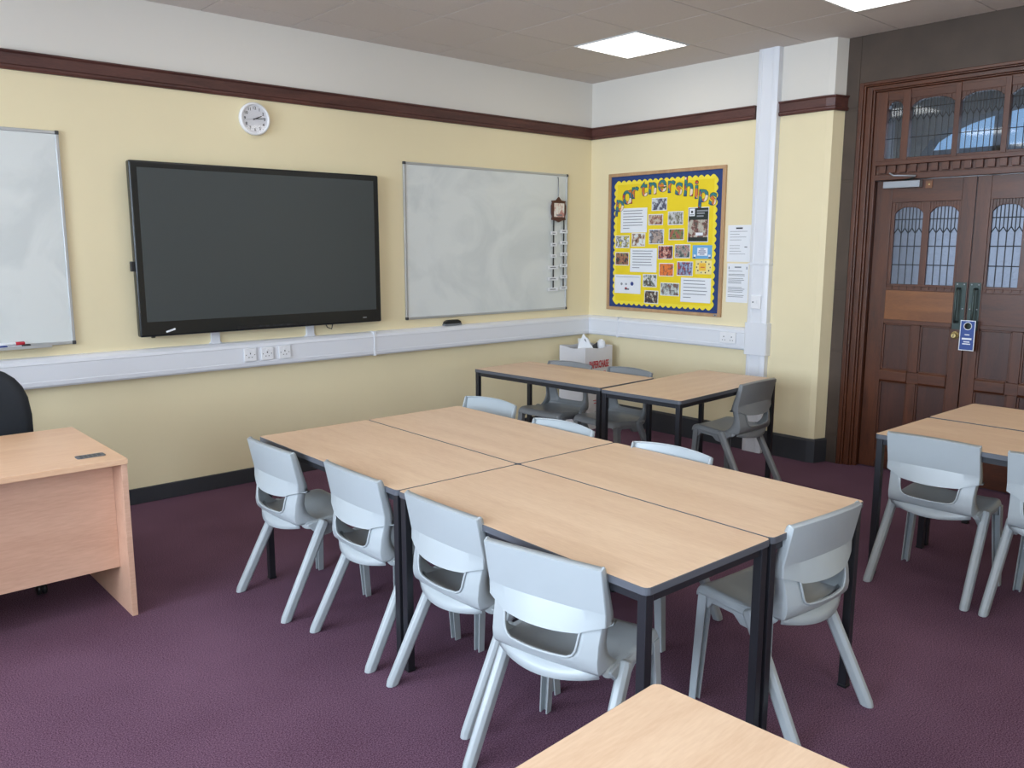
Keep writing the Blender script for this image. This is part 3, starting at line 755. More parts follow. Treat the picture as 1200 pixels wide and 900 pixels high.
def logo_extra(b, w, h):
    for yy, zz, r_, mm in ((w*.45, .0, .012, M['silver']), (w*.1, .0, .01, M['silver']), (-w*.35, .005, .018, M['mk_blue'])):
        b.lathe([(r_, 0), (r_, -.0019)], (0, yy, zz), mm, 12, 'x')
    b.box(-.0019, -.001, -.02, .03, -h*.62, -h*.45, M['ink']); b.box(-.0019, -.001, .005, .03, -h*.55, -h*.35, M['mk_red'])
    b.box(-.0019, -.001, -w*.9, w*.9, h*.75, h*.79, M['ink'])
board_item('logo_sheet', -.325, -.626, 1.196, 1.361, M['paper'], 'white sheet with four small round logos at the lower left of the notice board', 'paper', None, 0, extra=logo_extra)
ph = [
 ((-.727, -.890, 1.909, 2.016), [(40, 44, 60), (60, 62, 80), (200, 205, 210), (90, 90, 110)], 'dark photo with a white shape, topmost under the title letters'),
 ((-.694, -.852, 1.789, 1.881), [(60, 45, 45), (170, 120, 100), (200, 190, 170), (90, 60, 60)], 'photo of people indoors, just right of the upper typed sheet'),
 ((-.904, -1.062, 1.787, 1.899), [(70, 70, 75), (140, 135, 120), (200, 200, 200), (110, 110, 90)], 'grey photo of a curved structure, left of the dark poster top'),
 ((-.705, -.866, 1.629, 1.755), [(30, 30, 35), (60, 60, 65), (180, 160, 150), (200, 205, 215)], 'photo of a standing row of people in dark clothes'),
 ((-.918, -1.075, 1.662, 1.757), [(80, 110, 60), (120, 140, 80), (170, 90, 80), (70, 60, 60)], 'photo of a group sitting on green grass'),
 ((-.325, -.487, 1.595, 1.705), [(20, 20, 24), (30, 30, 34), (225, 225, 225), (235, 220, 90)], 'black and white patchwork picture at the left edge of the board'),
 ((-.511, -.664, 1.609, 1.724), [(120, 90, 70), (170, 130, 100), (220, 225, 225), (80, 60, 50)], 'brown photo partly under the upper typed sheet'),
 ((-.327, -.485, 1.442, 1.558), [(140, 80, 60), (190, 120, 90), (60, 60, 60), (100, 130, 90)], 'photo of a reddish table, left of the middle typed sheet'),
 ((-.808, -.967, 1.502, 1.618), [(150, 60, 60), (180, 90, 80), (60, 40, 50), (220, 190, 170)], 'photo of people with red cloth, right of the middle typed sheet'),
 ((-.985, -1.143, 1.513, 1.627), [(130, 130, 130), (180, 170, 160), (60, 80, 80), (160, 80, 80)], 'photo of people outdoors, left of the blue certificate'),
 ((-.825, -.980, 1.358, 1.470), [(110, 115, 120), (220, 110, 50), (230, 130, 60), (70, 80, 70)], 'photo with bright orange figures in the middle of the board'),
 ((-1.013, -1.176, 1.367, 1.486), [(30, 35, 50), (50, 60, 90), (160, 170, 200), (190, 80, 80)], 'photo of a crowd in dark blue, left of the yellow certificate'),
 ((-.649, -.804, 1.261, 1.372), [(50, 55, 50), (100, 110, 95), (220, 220, 220), (80, 60, 60)], 'photo of people round a white table below the middle typed sheet'),
 ((-.671, -.824, 1.119, 1.232), [(100, 110, 80), (120, 100, 80), (50, 40, 50), (220, 220, 210)], 'photo of three figures at the bottom edge of the board'),
 ((-.845, -1.044, 1.195, 1.305), [(40, 44, 48), (100, 105, 105), (200, 205, 200), (130, 90, 80)], 'wide group photo left of the lower right typed sheet'),
]
for i, (rc, cols, lab) in enumerate(ph):
    board_item('photograph', *rc, photo_mat('photo_print.%d' % i, cols, 26+4*(i % 3), i*2.3), lab, 'photograph', GP, border=bord)
M['poster_photo'] = photo_mat('poster_photo', [(60, 30, 35), (120, 60, 55), (190, 185, 170), (90, 90, 80)], 20, 9.)
M['green_black'] = plain('dark_green_print', (34, 44, 40), .4)
def poster_extra(b, w, h):
    b.box(-.0020, -.0012, -w+.006, w-.006, -h+.04, h*.28, M['poster_photo'])
    b.box(-.0022, -.0012, w*.35, w*.88, h*.50, h*.93, M['paper']); b.lathe([(.011, 0), (.011, -.0026)], (0, w*.62, h*.74), M['green_black'], 10, 'x')
    b.box(-.0024, -.0012, w*.42, w*.82, h*.55, h*.60, M['ink'])
    for z_, w0 in ((.80, .9), (.66, .6), (.50, .5)): b.box(-.0022, -.0012, -w*w0, w*.15, h*z_-.007, h*z_+.005, M['silver'])
    b.box(-.0022, -.0012, -w*.5, w*.2, -h*.62, -h*.45, M['paper'])
board_item('poster', -1.111, -1.315, 1.644, 1.925, M['green_black'], 'tall dark green poster with a white crest box on the right of the board', 'poster', None, extra=poster_extra, border=bord)
M['sky_blue'] = plain('light_blue_print', (110, 170, 215), .5)
def blue_extra(b, w, h):
    b.box(-.0022, -.0012, -w*.55, w*.5, -h*.55, h*.6, M['paper'])
    for k, ww in enumerate((.2, .35, .4, .25)): b.box(-.0026, -.002, -w*ww, w*ww, h*(.42-.25*k)-.003, h*(.42-.25*k)+.003, M['mk_blue'])
    for s_ in (-1, 1): b.box(-.0024, -.0012, s_*w*.75-.01, s_*w*.75+.01, -h*.8, -h*.4, M['paper']); b.box(-.0026, -.0012, s_*w*.78-.01, s_*w*.78+.01, -h*.9, -h*.72, M['ink_dark'])
board_item('certificate', -1.167, -1.358, 1.510, 1.620, M['sky_blue'], 'light blue certificate with a white centre under the dark poster', 'certificate', None, extra=blue_extra)
M['amber'] = plain('amber_print', (240, 190, 60), .5)
M['cream'] = plain('cream_print', (240, 222, 150), .5)
def cert_extra(b, w, h):
    b.box(-.0022, -.0012, -w*.3, w*.55, -h*.5, h*.6, M['amber'])
    for a in range(10):
        an = a*PI/5; b.lathe([(.0065, 0), (.0065, -.0018)], (0, w*.84*math.cos(an), h*.8*math.sin(an)), (M['ink_dark'], M['plaque_wood'], M['ink'])[a % 3], 8, 'x')
    b.box(-.0026, -.002, -w*.15, w*.35, -.003, .003, M['mk_red'])
board_item('certificate', -1.202, -1.359, 1.385, 1.498, M['cream'], 'yellow certificate ringed with small dark dots, above the lower typed sheet', 'certificate', None, extra=cert_extra)
LT = [('p', -.370, 1.978, .185, -.12), ('a', -.453, 2.040, .185, .08), ('r', -.536, 2.084, .185, .05), ('t', -.637, 2.100, .185, .02), ('n', -.732, 2.113, .185, -.03), ('e', -.832, 2.128, .185, .05), ('r', -.926, 2.116, .185, 0),
      ('s', -1.010, 2.096, .19, -.08), ('h', -1.107, 2.085, .20, -.04), ('i', -1.185, 2.062, .20, 0), ('p', -1.256, 2.030, .19, -.05), ('s', -1.349, 2.000, .185, -.1)]
ordn = {0: 'first', 1: 'only', 2: 'first', 3: 'only', 4: 'only', 5: 'only', 6: 'second', 7: 'first', 8: 'only', 9: 'only', 10: 'second', 11: 'second'}
for i, (ch, y, z, sz, rot) in enumerate(LT):
    gl_ = '\u0251' if ch == 'a' else ch; vs, fs = text_geo(gl_, sz*1.06, .0035, .0010)
    cy = sum(v[1] for v in vs)/len(vs)*0
    b = MB()
    vs2, fs2 = text_geo(gl_, sz*1.06, .0065, .0005)
    b.add(on_right(vs2, 0, 0, 0, rot, 1., 1.0), fs2, M['ink_dark'])
    b.add(on_right(vs, 0, 0, -.0006, rot, 1., 1.0), fs, M['letters'])
    o = b.build('cutout_letter'); o.location = (BX-.001, y, z)
    tag(o, 'cut-out patterned lower-case letter %s, the %s %s in the curved title' % (ch, ordn[i], ch), 'letter', 'cut-out title letters on the notice board')
# two A4 notices between board and trunking
def notice(y0, y1, z0, z1, kind, label):
    cy, cz = (y0+y1)/2, (z0+z1)/2; w, h = (y0-y1)/2, (z1-z0)/2
    b = MB(); b.box(-.0015, 0, -w, w, -h, h, M['paper'])
    if kind == 0:
        b.box(-.002, -.001, -.03, .03, h-.03, h-.018, M['ink_dark'])
        for k in range(9): 
            if k in (4,): continue
            b.box(-.002, -.001, w*.8-2*w*.8*random.uniform(.5, .95), w*.8, h-.05-k*.022, h-.047-k*.022, M['ink'])
        b.box(-.002, -.001, -w*.75, -w*.5, -.03, -.024, M['ink_dark'])
    else:
        b.box(-.002, -.001, -.03, .03, h-.034, h-.024, M['ink'])
        for s_ in (-1, 1): b.box(-.002, -.001, s_*w*.82-.004, s_*w*.82+.004, h-.045, h-.025, M['ink'])
        for k, z_ in enumerate((.06, .085, .095, .118, .13, .142, .154, .188, .20, .212, .224, .25, .262)):
            b.box(-.002, -.001, w*.85-2*w*.85*random.uniform(.7, 1), w*.85, h-z_-.002, h-z_+.002, M['ink'])
    o = b.build('notice_sheet'); o.location = (0, cy, cz); return tag(o, label, 'paper', 'notices beside the board')
notice(-1.492, -1.700, 1.490, 1.775, 0, 'upper of two white notices on the wall between the board and vertical trunking')
notice(-1.498, -1.696, 1.170, 1.477, 1, 'lower of two white notices on the wall between the board and vertical trunking')

# ------------------------------------------------------------------ tables
def rounded_rect(w, l, r, n=5):
    pts_ = []
    for cx, cy, a0 in ((w-r, l-r, 0), (-w+r, l-r, PI/2), (-w+r, -l+r, PI), (w-r, -l+r, 1.5*PI)):
        for k in range(n+1):
            a = a0+PI/2*k/n; pts_.append((cx+r*math.cos(a), cy+r*math.sin(a)))
    return pts_
TH = .7125
def make_table():
    t = thing('classroom_table', '', 'table')
    w, l = .2985, .5985
    b = MB(); b.prism(rounded_rect(w-.002, l-.002, .018), TH-.019, TH, 'z', M['tabletop']); b.build('tabletop', t)
    b = MB(); pe = rounded_rect(w, l, .020); pi_ = rounded_rect(w-.0019, l-.0019, .0181); n = len(pe); 
    vs = [(x, y, TH-.0215) for x, y in pe]+[(x, y, TH-.0015) for x, y in pe]+[(x, y, TH+.0002) for x, y in pi_]+[(x*.95, y*.975, TH-.0215) for x, y in pe]
    fs = []
    for i in range(n):
        j = (i+1) % n; fs += [(i, j, n+j, n+i), (n+i, n+j, 2*n+j, 2*n+i), (3*n+j, i+0, j, ) if 0 else (3*n+i, 3*n+j, j, i)]
    b.add(vs, fs, M['edge']); tag(b.build('edge_band', t), 'dark grey edging')
    b = MB(); a, c, h = .010, .012, .028
    for s_ in (-1, 1):
        b.box(-w+.012, w-.012, s_*(l-.024)-a, s_*(l-.024)+a, TH-.022-h, TH-.0215, M['steel'])
        b.box(s_*(w-.024)-a, s_*(w-.024)+a, -l+.012, l-.012, TH-.022-h, TH-.0215, M['steel'])
    b.build('frame', t)
    for sx in (-1, 1):
        for sy in (-1, 1):
            b = MB(); x, y = sx*(w-.023), sy*(l-.023); b.box(x-.0155, x+.0155, y-.0155, y+.0155, .008, TH-.0215, M['steel']); lg = b.build('leg', t, bevel=.003)
            b = MB(); b.box(x-.0175, x+.0175, y-.0175, y+.0175, 0, .012, M['black_plastic']); b.build('foot_cap', lg, bevel=.003)
    return t
tab0 = make_table(); used = [False]
def place_table(x, y, rz, label, group):
    t = tab0 if not used[0] else copy_tree(tab0); used[0] = True
    t.location = (x, y, 0); t.rotation_euler = (0, 0, rz); t['label'] = label; t['group'] = group
    return t
tx, ty, W_, L_, tr_ = -4.0814, -1.6678, .6017, 1.2017, -.0137
labs = {(0, 0): 'table at the wall end of the central block, on the left side', (1, 0): 'table at the wall end of the central block, on the right side',
        (0, 1): 'table at the near end of the central block, left side', (1, 1): 'table at the near end of the central block, right side'}
for (i, j), lab in labs.items():
    a, c_ = (i+.5)*W_, -(j+.5)*L_; c, s_ = math.cos(tr_), math.sin(tr_)
    place_table(tx+c*a-s_*c_, ty+s_*a+c*c_, tr_, 'beech-topped black-legged '+lab, 'four tables pushed together in the centre')
place_table(-1.564, -1.200, math.radians(3.4), 'beech-topped table by the corner, the left one, in front of the paper bag', 'two tables by the notice board')
place_table(-1.245, -2.106, math.radians(94.0), 'beech-topped table below the notice board, end chair tucked at its right', 'two tables by the notice board')
place_table(-1.523, -4.203, math.radians(-.8), 'beech-topped table at the right edge with two chairs in front', 'two tables by the doors')
place_table(-.905, -4.206, math.radians(-.8), 'beech-topped table at the right edge closest to the doors', 'two tables by the doors')
place_table(-5.053, -4.716, math.radians(93.0), 'beech-topped table in the bottom foreground, only its corner in view', None)

# ------------------------------------------------------------------ chairs
def surf(rows, cols_fn, skip, mat):
    """rows of points -> quad grid"""
    b = MB(); n = len(rows[0]); vs = [p for r_ in rows for p in r_]; fs = []
    for i in range(len(rows)-1):
        for j in range(n-1):
            if skip and skip(i, j): continue
            fs.append((i*n+j, i*n+j+1, (i+1)*n+j+1, (i+1)*n+j))
    b.add(vs, fs, mat); return b
def make_chair(mat, nm='school_chair'):
    t = thing(nm, '', 'chair')
    # seat pan (x forward)
    prof = [(-.124, .432, .166), (-.118, .417, .172), (-.095, .407, .182), (-.04, .402, .196), (.03, .405, .199), (.10, .412, .200), (.165, .419, .199), (.205, .419, .196), (.228, .411, .192), (.238, .396, .187), (.238, .382, .184)]
    rows = []
    us = [-1, -.93, -.7, -.4, -.13, .13, .4, .7, .93, 1]
    for i, (x, z, hw) in enumerate(prof):
        r_ = []
        dn = .026 if 1 < i < 9 else .010
        sg = (.030, .026, .014)[i] if i < 3 else 0
        r_.append((x+sg, -hw-.006, z-dn))
        for u in us: r_.append((x+sg*u*u, u*hw, z+.006*abs(u)**3-(.007*(1-u*u) if 2 < i < 7 else 0)))
        r_.append((x+sg, hw+.006, z-dn)); rows.append(r_)
    b = surf(rows, None, None, mat); so = b.build('seat', t, subsurf=2, solid=.006)
    # rear lip under the back
    rows = []
    us2 = [-1+2*k/14 for k in range(15)]
    for (x, z, sg, zs) in ((-.112, .414, .012, .004), (-.122, .406, .020, .006), (-.136, .389, .036, .012), (-.147, .367, .050, .020)):
        rows.append([(x+sg*abs(u)**2, u*.181, z+zs*abs(u)**2) for u in us2])
    b = surf(rows, None, None, mat); b.build('seat_lip', t, solid=.005, sharp=.5)
    # lower back: band under the opening and the two uprights with their side webs
    HW = .187
    K = [  # z, x centre, half width, sag, web depth, inner edge of the upright
     (.404, -.118, .186, .010, .120, 0), (.412, -.128, .187, .014, .108, 0), (.424, -.139, .187, .020, .092, 0), (.438, -.147, .187, .026, .076, 0), (.452, -.152, .187, .030, .064, .100),
     (.460, -.1525, .187, .032, .058, .116), (.475, -.153, .187, .034, .050, .125), (.495, -.153, .187, .036, .044, .129), (.520, -.149, .188, .038, .040, .132), (.545, -.143, .190, .038, .038, .136), (.585, -.131, .190, .030, .034, .140)]
    inner = [0, .02, .04, .06, .08, .1]
    rows = []
    for i, (z, x, hw, sag, web, ie) in enumerate(K):
        e = ie if ie else .100
        half = [(k/5*e) for k in range(6)]+[e+(hw-e)*f for f in (.25, .5, .75, 1.)]
        pts_ = [(x+sag*(y/hw)**2, y, z-(.004*(1-(y/.1)**2) if i == 4 and y < .1 else 0)) for y in half]
        pts_ += [(x+sag+.004, hw+.0025, z), (x+sag+web*.5, hw+.003, z), (x+sag+web, hw+.001, z-.0)]
        rows.append([(a_, -c_, d_) for a_, c_, d_ in reversed(pts_)]+pts_[1:])
    mid = (len(rows[0])-1)//2
    def skip(i, j):
        k = j-mid if j >= mid else mid-1-j
        return i >= 4 and k < 5
    b = surf(rows, None, skip, mat)
    # drop unused points
    usedv = sorted({i for f in b.f for i in f}); mp_ = {o_: n_ for n_, o_ in enumerate(usedv)}
    b.v = [b.v[i] for i in usedv]; b.f = [[mp_[i] for i in f] for f in b.f]
    lb = b.build('lower_back', t, solid=.006, offset=1, sharp=.6)
    rim = []
    for z, x, hw, sag, web, ie in reversed(K[4:10]): rim.append((x+sag*(ie/hw)**2-.002, ie, z))
    z, x, hw, sag, web, ie = K[4]
    for k in range(8, 0, -1): y = ie*k/9; rim.append((x+sag*(y/hw)**2-.002, y, z-.004*(1-(y/.1)**2)))
    rim = rim+[(x-.002, 0, z-.004)]+[(a_, -c_, d_) for a_, c_, d_ in reversed(rim)]
    b = MB(); b.tube(rim, .0042, mat, 6); b.build('opening_rim', lb, smooth=True)
    # wide back panel overlapping the uprights
    ys_ = [0, .03, .06, .09, .115, .133, .150, .168, .186, .198, .205]
    def zb(y): return .523+.007*(y/.133)**2 if y <= .133 else .530+.026*((y-.133)/.072)**.8
    rows = []
    for r_ in range(9):
        half = []
        for y in ys_:
            u = y/.205; z_b = zb(y); z_c = .600-.007*u*u; z_t = .732+.011*(1-u*u)
            xb, xc, xt = -.158+.045*u*u, -.134+.022*u*u, -.168+.027*u*u
            if r_ == 0: q = (xb+.010, z_b-.001)
            elif r_ == 1: q = (xb, z_b)
            elif r_ == 2: q = ((xb+xc)/2, (z_b+z_c)/2)
            elif r_ == 3: q = (xc, z_c)
            elif r_ in (4, 5, 6): f = (.04, .38, .70)[r_-4]; q = (xc+(xt-xc)*f, z_c+(z_t-z_c)*f)
            elif r_ == 7: q = (xt, z_t)
            else: q = (xt+.015, z_t+.008)
            half.append((q[0], y, q[1]))
        ex, ey, ez = half[-1]; fl_ = (.048, .052, .048, .044, .043, .038, .034, .028, .010)[r_]
        if r_ == 8: ex -= .004
        half += [(ex+.004, ey+.002, ez), (ex+fl_*.5, ey+.0025, ez), (ex+fl_, ey, ez+(.006 if r_ == 0 else 0))]
        rows.append([(a_, -c_, d_) for a_, c_, d_ in reversed(half)]+half[1:])
    b = surf(rows, None, None, mat); b.build('backrest', t, solid=.006, offset=1, sharp=.42)
    # side rails joining the legs under the seat, with an arch
    for s_ in (-1, 1):
        b = MB(); y0, y1 = s_*.178, s_*.204
        b.prism([(.212, .405), (.222, .385), (.205, .348), (.180, .352), (.165, .374), (.075, .368), (.045, .34), (.0, .335), (-.035, .365), (-.065, .392), (-.070, .402), (.0, .416), (.12, .412)], y0, y1, 'y', mat)
        b.build('side_rail', t, bevel=.005)
    for s_ in (-1, 1):
        # rear leg: rounded bar from the side of the seat to far behind
        b = MB(); P0 = Vector((.012, s_*.207, .412)); P1 = Vector((-.205, s_*.222, .0))
        d = (P1-P0).normalized(); yv = Vector((0, 1, 0)); fwv = yv.cross(d).normalized()
        if fwv.x < 0: fwv = -fwv
        sect = [(-.024, -.008), (-.024, .008), (-.012, .019), (.012, .020), (.022, .012), (.022, -.012), (.012, -.020), (-.012, -.019)]
        vs = []; rings = [(.0, .45), (.012, .85), (.04, 1.), (.5, .98), (.97, .95), (1., .9)]
        for tt, k in rings:
            c = P0.lerp(P1, tt)
            for a, w_ in sect: 
                p_ = c+fwv*a*k+yv*w_*k
                if tt == 1.: p_.z = 0.0
                vs.append(p_)
        n = len(sect); fs = [(i*n+k, i*n+(k+1) % n, (i+1)*n+(k+1) % n, (i+1)*n+k) for i in range(len(rings)-1) for k in range(n)]+[tuple(range(n)), tuple(range(len(rings)*n-1, (len(rings)-1)*n-1, -1))]
        b.add(vs, fs, mat); b.build('leg', t, bevel=.004)
        # front leg: channel, open to the rear
        b = MB(); top = (.203, s_*.190, .398); bot = (.214, s_*.218, .0)
        def ch(p, w_, d_, tk=.006):
            x, y, z = p
            return [(x+d_, y-w_, z), (x+d_, y+w_, z), (x-d_, y+w_, z), (x-d_, y+w_-tk, z), (x+d_-tk, y+w_-tk, z), (x+d_-tk, y-w_+tk, z), (x-d_, y-w_+tk, z), (x-d_, y-w_, z)]
        A, B_ = ch(top, .020, .018), ch(bot, .016, .014); vs = A+B_; n = 8
        fs = [(k, (k+1) % n, (k+1) % n+n, k+n) for k in range(n)]+[(0, 1, 2, 3, 4, 5, 6, 7), (15, 14, 13, 12, 11, 10, 9, 8)]
        b.add(vs, fs, mat); b.build('leg', t, bevel=.0015)
    return t
chA = make_chair(M['chair']); chB = make_chair(M['chair_dark']); fl = {id(chA): False, id(chB): False}
def place_chair(x, y, rz, label, group, src=chA):
    k = id(src); t = src if not fl[k] else copy_tree(src); fl[k] = True
    t.location = (x, y, 0); t.rotation_euler = (0, 0, rz); t['label'] = label
    if 'group' in t: del t['group']
    if group: t['group'] = group
g1 = 'chairs along the left side of the central tables'; g2 = 'chairs on the far side of the central tables'
place_chair(-4.035, -1.968, .013, 'pale grey plastic chair farthest from the camera on the left of the central tables', g1)
place_chair(-3.987, -2.584, -.015, 'pale grey plastic chair, second from the wall on the left of the central tables', g1)
place_chair(-3.986, -3.168, -.001, 'pale grey plastic chair on the left, third from the wall, beside the paired black legs', g1)
place_chair(-4.051, -3.708, .20, 'pale grey plastic chair nearest the camera, slightly turned, at the near table corner', g1)
place_chair(-3.216, -3.972, 1.517, 'pale grey plastic chair at the near right end of the central tables', None)
place_chair(-2.86, -1.80, PI+.05, 'pale grey chair back showing beyond the far tabletop, nearest the screen wall', g2)
place_chair(-3.005, -2.525, PI, 'pale grey chair back showing behind the middle of the far tabletop', g2)
place_chair(-3.02, -3.21, PI+.04, 'pale grey chair back showing behind the central tables, nearest the door side', g2)
place_chair(-1.70, -3.878, .003, 'pale grey plastic chair whole in view at the right-hand tables', 'chairs at the tables by the doors')
place_chair(-1.70, -4.402, .0, 'pale grey plastic chair cut by the right edge of the picture', 'chairs at the tables by the doors')
place_chair(-1.40, -1.015, PI+.10, 'grey chair behind the corner table, directly in front of the paper bag', 'chairs behind the corner tables', chB)
place_chair(-1.32, -1.52, PI-.03, 'grey chair behind the corner tables, right of the paper bag', 'chairs behind the corner tables', chB)
place_chair(-.968, -2.296, 1.60, 'mid-grey plastic chair at the right end of the tables under the notice board', None, chB)

# ------------------------------------------------------------------ teacher's desk and chair
t = thing('office_desk', 'beech office desk with end panel and front modesty panel at the left edge', 'desk', (-5.44, -1.28, 0))
X0, X1, Y0, Y1, DZ = -.75, .752, -.425, .425, .715
b = MB(); b.box(X0, X1, Y0, Y1, DZ-.025, DZ, M['desk']); b.build('desktop', t, bevel=.002)
for x in (X0, X1-.0255):
    b = MB(); b.box(x+.001, x+.0255, Y0+.012, Y1-.03, .0, DZ-.025, M['desk_front']); b.build('end_panel', t, bevel=.0015)
b = MB(); b.box(X0+.026, X1-.0255, Y0+.135, Y0+.155, .195, DZ-.025, M['desk_front']); b.build('modesty_panel', t)
b = MB(); b.prism([(x+.643, y-.282) for x, y in rounded_rect(.057, .030, .012, 4)], DZ-.001, DZ+.003, 'z', M['edge'])
for k in range(5): b.box(.60+k*.018, .612+k*.018, -.300, -.266, DZ+.0028, DZ+.0036, M['dark_cap'])
tag(b.build('cable_grommet', t), 'grey oval cable cover')
t = thing('office_chair', 'black fabric swivel chair behind the desk, only its rounded back in view', 'chair', (-5.13, -.93, 0), 0)
# back: rounded slab
def superell(w, h, n=28, e=2.8):
    o = []
    for i in range(n):
        a = 2*PI*i/n; c, s_ = math.cos(a), math.sin(a); o.append((w*math.copysign(abs(c)**(2/e), c), h*math.copysign(abs(s_)**(2/e), s_)))
    return o
b = MB(); rings = []
for yy, k in ((.30, .86), (.31, .97), (.335, 1.), (.365, .97), (.38, .86)):
    rings.append([(x*k*(1.04-.06*(z/.3)), yy+.05*(x/.29)**2*-1, .765+z*k) for x, z in superell(.30, .265)])
n = 28; vs = [p for r_ in rings for p in r_]
fs = [(i*n+k, i*n+(k+1) % n, (i+1)*n+(k+1) % n, (i+1)*n+k) for i in range(4) for k in range(n)]+[tuple(range(n)), tuple(range(5*n-1, 4*n-1, -1))]
b.add(vs, fs, M['fabric_black']); b.build('backrest', t, smooth=True)
b = MB(); b.prism(superell(.24, .23), .40, .47, 'z', M['fabric_black']); b.build('seat', t, bevel=.02, seg=3)
b = MB(); b.tube([(0, .15, .40), (0, .28, .40), (0, .37, .46), (0, .385, .62)], .022, M['black_plastic'], 8); b.build('back_support', t, smooth=True)
b = MB(); b.lathe([(.028, .09), (.028, .25), (.018, .26), (.018, .40)], (0, 0, 0), M['black_plastic'], 14); b.build('gas_stem', t, smooth=True)
for k in range(5):
    a = 2*PI*k/5+.35
    b = MB(); b.tube([(.02*math.cos(a), .02*math.sin(a), .11), (.29*math.cos(a), .29*math.sin(a), .075)], [.024, .015], M['black_plastic'], 8); fo = b.build('base_foot', t, smooth=True)
    b = MB(); c = (.29*math.cos(a), .29*math.sin(a), .0275)
    b.lathe([(.02, -.022), (.0275, -.018), (.0275, -.004), (.02, -.002), (.02, .002), (.0275, .004), (.0275, .018), (.02, .022)], c, M['black_plastic'], 16, 'x'); b.tube([(c[0], c[1], .03), (c[0], c[1], .075)], .006, M['black_plastic'], 6); b.build('castor', fo, smooth=True)

# ------------------------------------------------------------------ paper bag in the corner
t = thing('paper_bag', 'tall grey-white shopping bag with red lettering standing in the corner', 'bag', (-.30, -.25, 0))
bw, bd, bh = .175, .160, .735
b = MB(); tk = .003
# four walls, slightly bulged, with side gusset fold
def wall(p0, p1, bulge, nrm, notch=0):
    n = 8; rows = []
    for zi in range(7):
        z = bh*zi/6; r_ = []
        for k in range(n+1):
            u = k/n; q = Vector(p0).lerp(Vector(p1), u); bb = bulge*math.sin(PI*u)*(.4+.6*math.sin(PI*zi/6)); zz = z
            if zi == 6: zz = z-notch*math.sin(PI*u)+.004*math.sin(9*u)
            r_.append((q.x+nrm[0]*bb, q.y+nrm[1]*bb, zz))
        rows.append(r_)
    return surf(rows, None, None, M['bag'])
for (p0, p1, bl, nr, nt_) in (((-bw, -bd), (bw, -bd), .012, (0, -1), .012), ((bw, -bd), (bw, bd), -.02, (1, 0), .004), ((bw, bd), (-bw, bd), .01, (0, 1), .006), ((-bw, bd), (-bw, -bd), -.018, (-1, 0), .015)):
    w_ = wall(p0, p1, bl, nr, nt_); b.add(w_.v, w_.f, M['bag'])
b.box(-bw, bw, -bd, bd, 0, .004, M['bag'])
b.build('bag_body', t, solid=.002)
b = MB()
vs, fs = text_geo('PAPERCHASE', .072, .0012, .0006)
b.add(on_back(vs, -.012, .578, -bd-.0135, .0, .60, 1.25), fs, M['red'])
for k, z_ in enumerate((.505, )):
    vs, fs = text_geo('GIFTS', .05, .001, .0006); 
b.box(.03, .075, -bd-.015, -bd-.0135, .48, .515, M['red'])
for z_, w0 in ((.34, .05), (.26, .10), (.235, .09)): b.box(-w0*.8, w0*.8, -bd-.0145, -bd-.0125, z_-.003, z_+.003, M['red'])
tag(b.build('lettering', t), 'red printed lettering')
for i, (px, py, ang, w_, h_, tilt, lab) in enumerate(((-.07, -.06, -.75, .075, .12, .5, 'creased white paper sheet poking out of the bag, leftmost and tallest'), (.03, .05, -.3, .06, .07, -.6, 'white paper sheet poking out of the middle of the bag'), (.125, -.07, .1, .05, .075, .2, 'rounded white paper roll at the right of the bag top'))):
    b = MB()
    if i == 2: b.lathe([(.034, -.26), (.038, -.01), (.034, .02), (.012, .04)], (0, 0, 0), M['paper'], 14)
    elif i == 0: b.prism([(-w_*.9, -.2), (w_*.9, -.2), (w_*.95, -.03), (-w_*.25, .105), (-w_*.9, -.01)], 0, .003, 'y', M['paper']); b.prism([(-w_*.15, .045), (w_*.1, .025), (w_*.05, .045), (-w_*.1, .062)], -.001, 0, 'y', M['ink'])
    else: b.prism([(-w_, -.2), (w_, -.2), (w_, .02), (w_*.6, .05), (-w_, .045)], 0, .003, 'y', M['paper'])
    o = b.build('paper_sheet'); o.location = (-.30+px, -.25+py, .745); o.rotation_euler = (-.15, 0, ang); tag(o, lab, 'paper', 'papers sticking out of the bag')
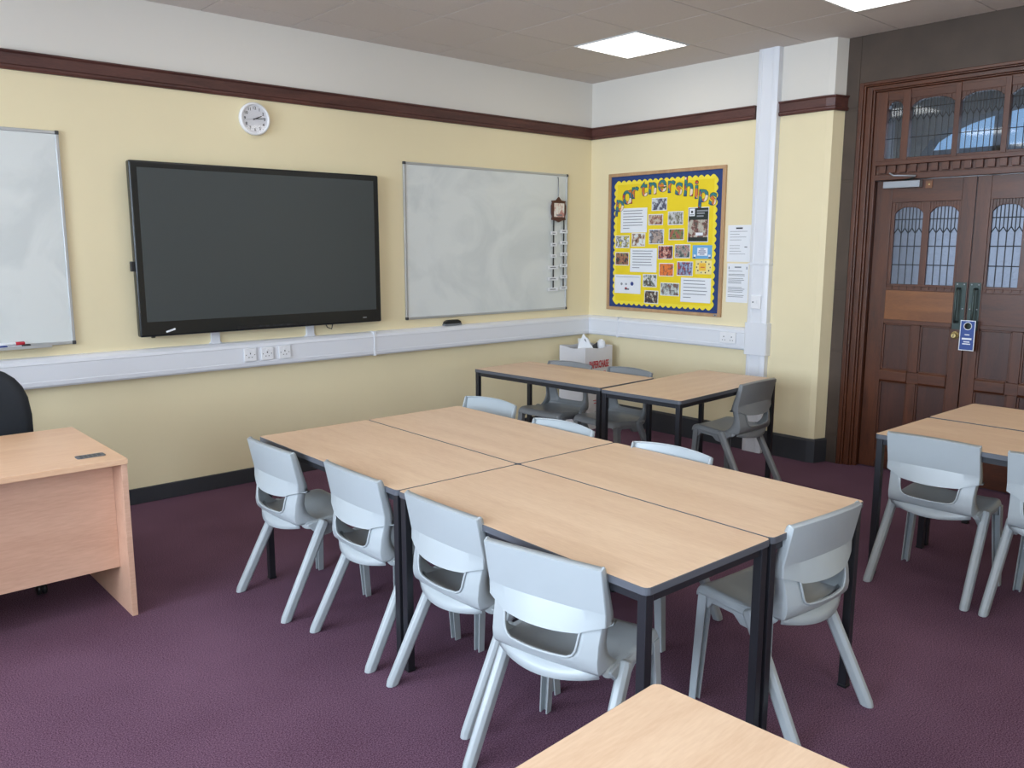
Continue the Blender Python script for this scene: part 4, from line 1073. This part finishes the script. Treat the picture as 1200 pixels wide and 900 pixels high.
b = MB(); b.prism([(-.06, -.2), (.08, -.2), (.09, .045), (-.02, .01), (-.06, -.01)], 0, .004, 'y', M['dark_cap']); o = b.build('folded_card'); o.location = (-.25, -.31, .728); o.rotation_euler = (-.1, 0, .1)
tag(o, 'dark folded card between the white papers in the bag', 'paper')

# ------------------------------------------------------------------ lights
def area(name, loc, rot, sx, sy, power, col):
    L = bpy.data.lights.new(name, 'AREA'); L.shape = 'RECTANGLE'; L.size = sx; L.size_y = sy; L.energy = power; L.color = col
    o = bpy.data.objects.new(name, L); COL.objects.link(o); o.location = loc; o.rotation_euler = rot; return o
for i, (c, h) in enumerate(WIN):
    area('window_daylight_and_fill', (XL-.45, c, 1.95), (0, -math.radians(82), 0), 1.9, 1.7, 270, (.76, .88, 1.))
area('window_daylight_and_fill', ((WX0+WX1)/2, YF-.45, 1.9), (math.radians(85), 0, 0), 2.5, 1.8, 170, (.78, .89, 1.))  # fill light outside the added window behind the photographer
area('corridor_daylight', (4.4, -3.2, 1.95), (0, math.radians(90), 0), 2.2, 5., 80, (.86, .93, 1.))
wd = bpy.data.worlds.new('sky'); SC.world = wd; wd.use_nodes = True
bg = wd.node_tree.nodes['Background']; bg.inputs[0].default_value = (.42, .66, .95, 1); bg.inputs[1].default_value = 1.0

# ------------------------------------------------------------------ camera
cam = bpy.data.cameras.new('camera'); co = bpy.data.objects.new('camera', cam); COL.objects.link(co)
yaw, pit, rol, fpx = .7276, -.1628, .0005, 982.81
fw = Vector((math.sin(yaw)*math.cos(pit), math.cos(yaw)*math.cos(pit), math.sin(pit)))
rt = Vector((math.cos(yaw), -math.sin(yaw), 0)); up = rt.cross(fw)
r2 = rt*math.cos(rol)+up*math.sin(rol); u2 = -rt*math.sin(rol)+up*math.cos(rol)
co.matrix_world = Matrix(((r2.x, u2.x, -fw.x, -5.7799), (r2.y, u2.y, -fw.y, -5.4035), (r2.z, u2.z, -fw.z, 1.6105), (0, 0, 0, 1)))
cam.sensor_width = 36; cam.lens = fpx/1200*36; cam.clip_start = .02
SC.camera = co
vs_ = SC.view_settings; vs_.view_transform = 'Standard'; vs_.look = 'None'; vs_.gamma = 1; vs_.exposure = -.2; vs_.use_curve_mapping = False
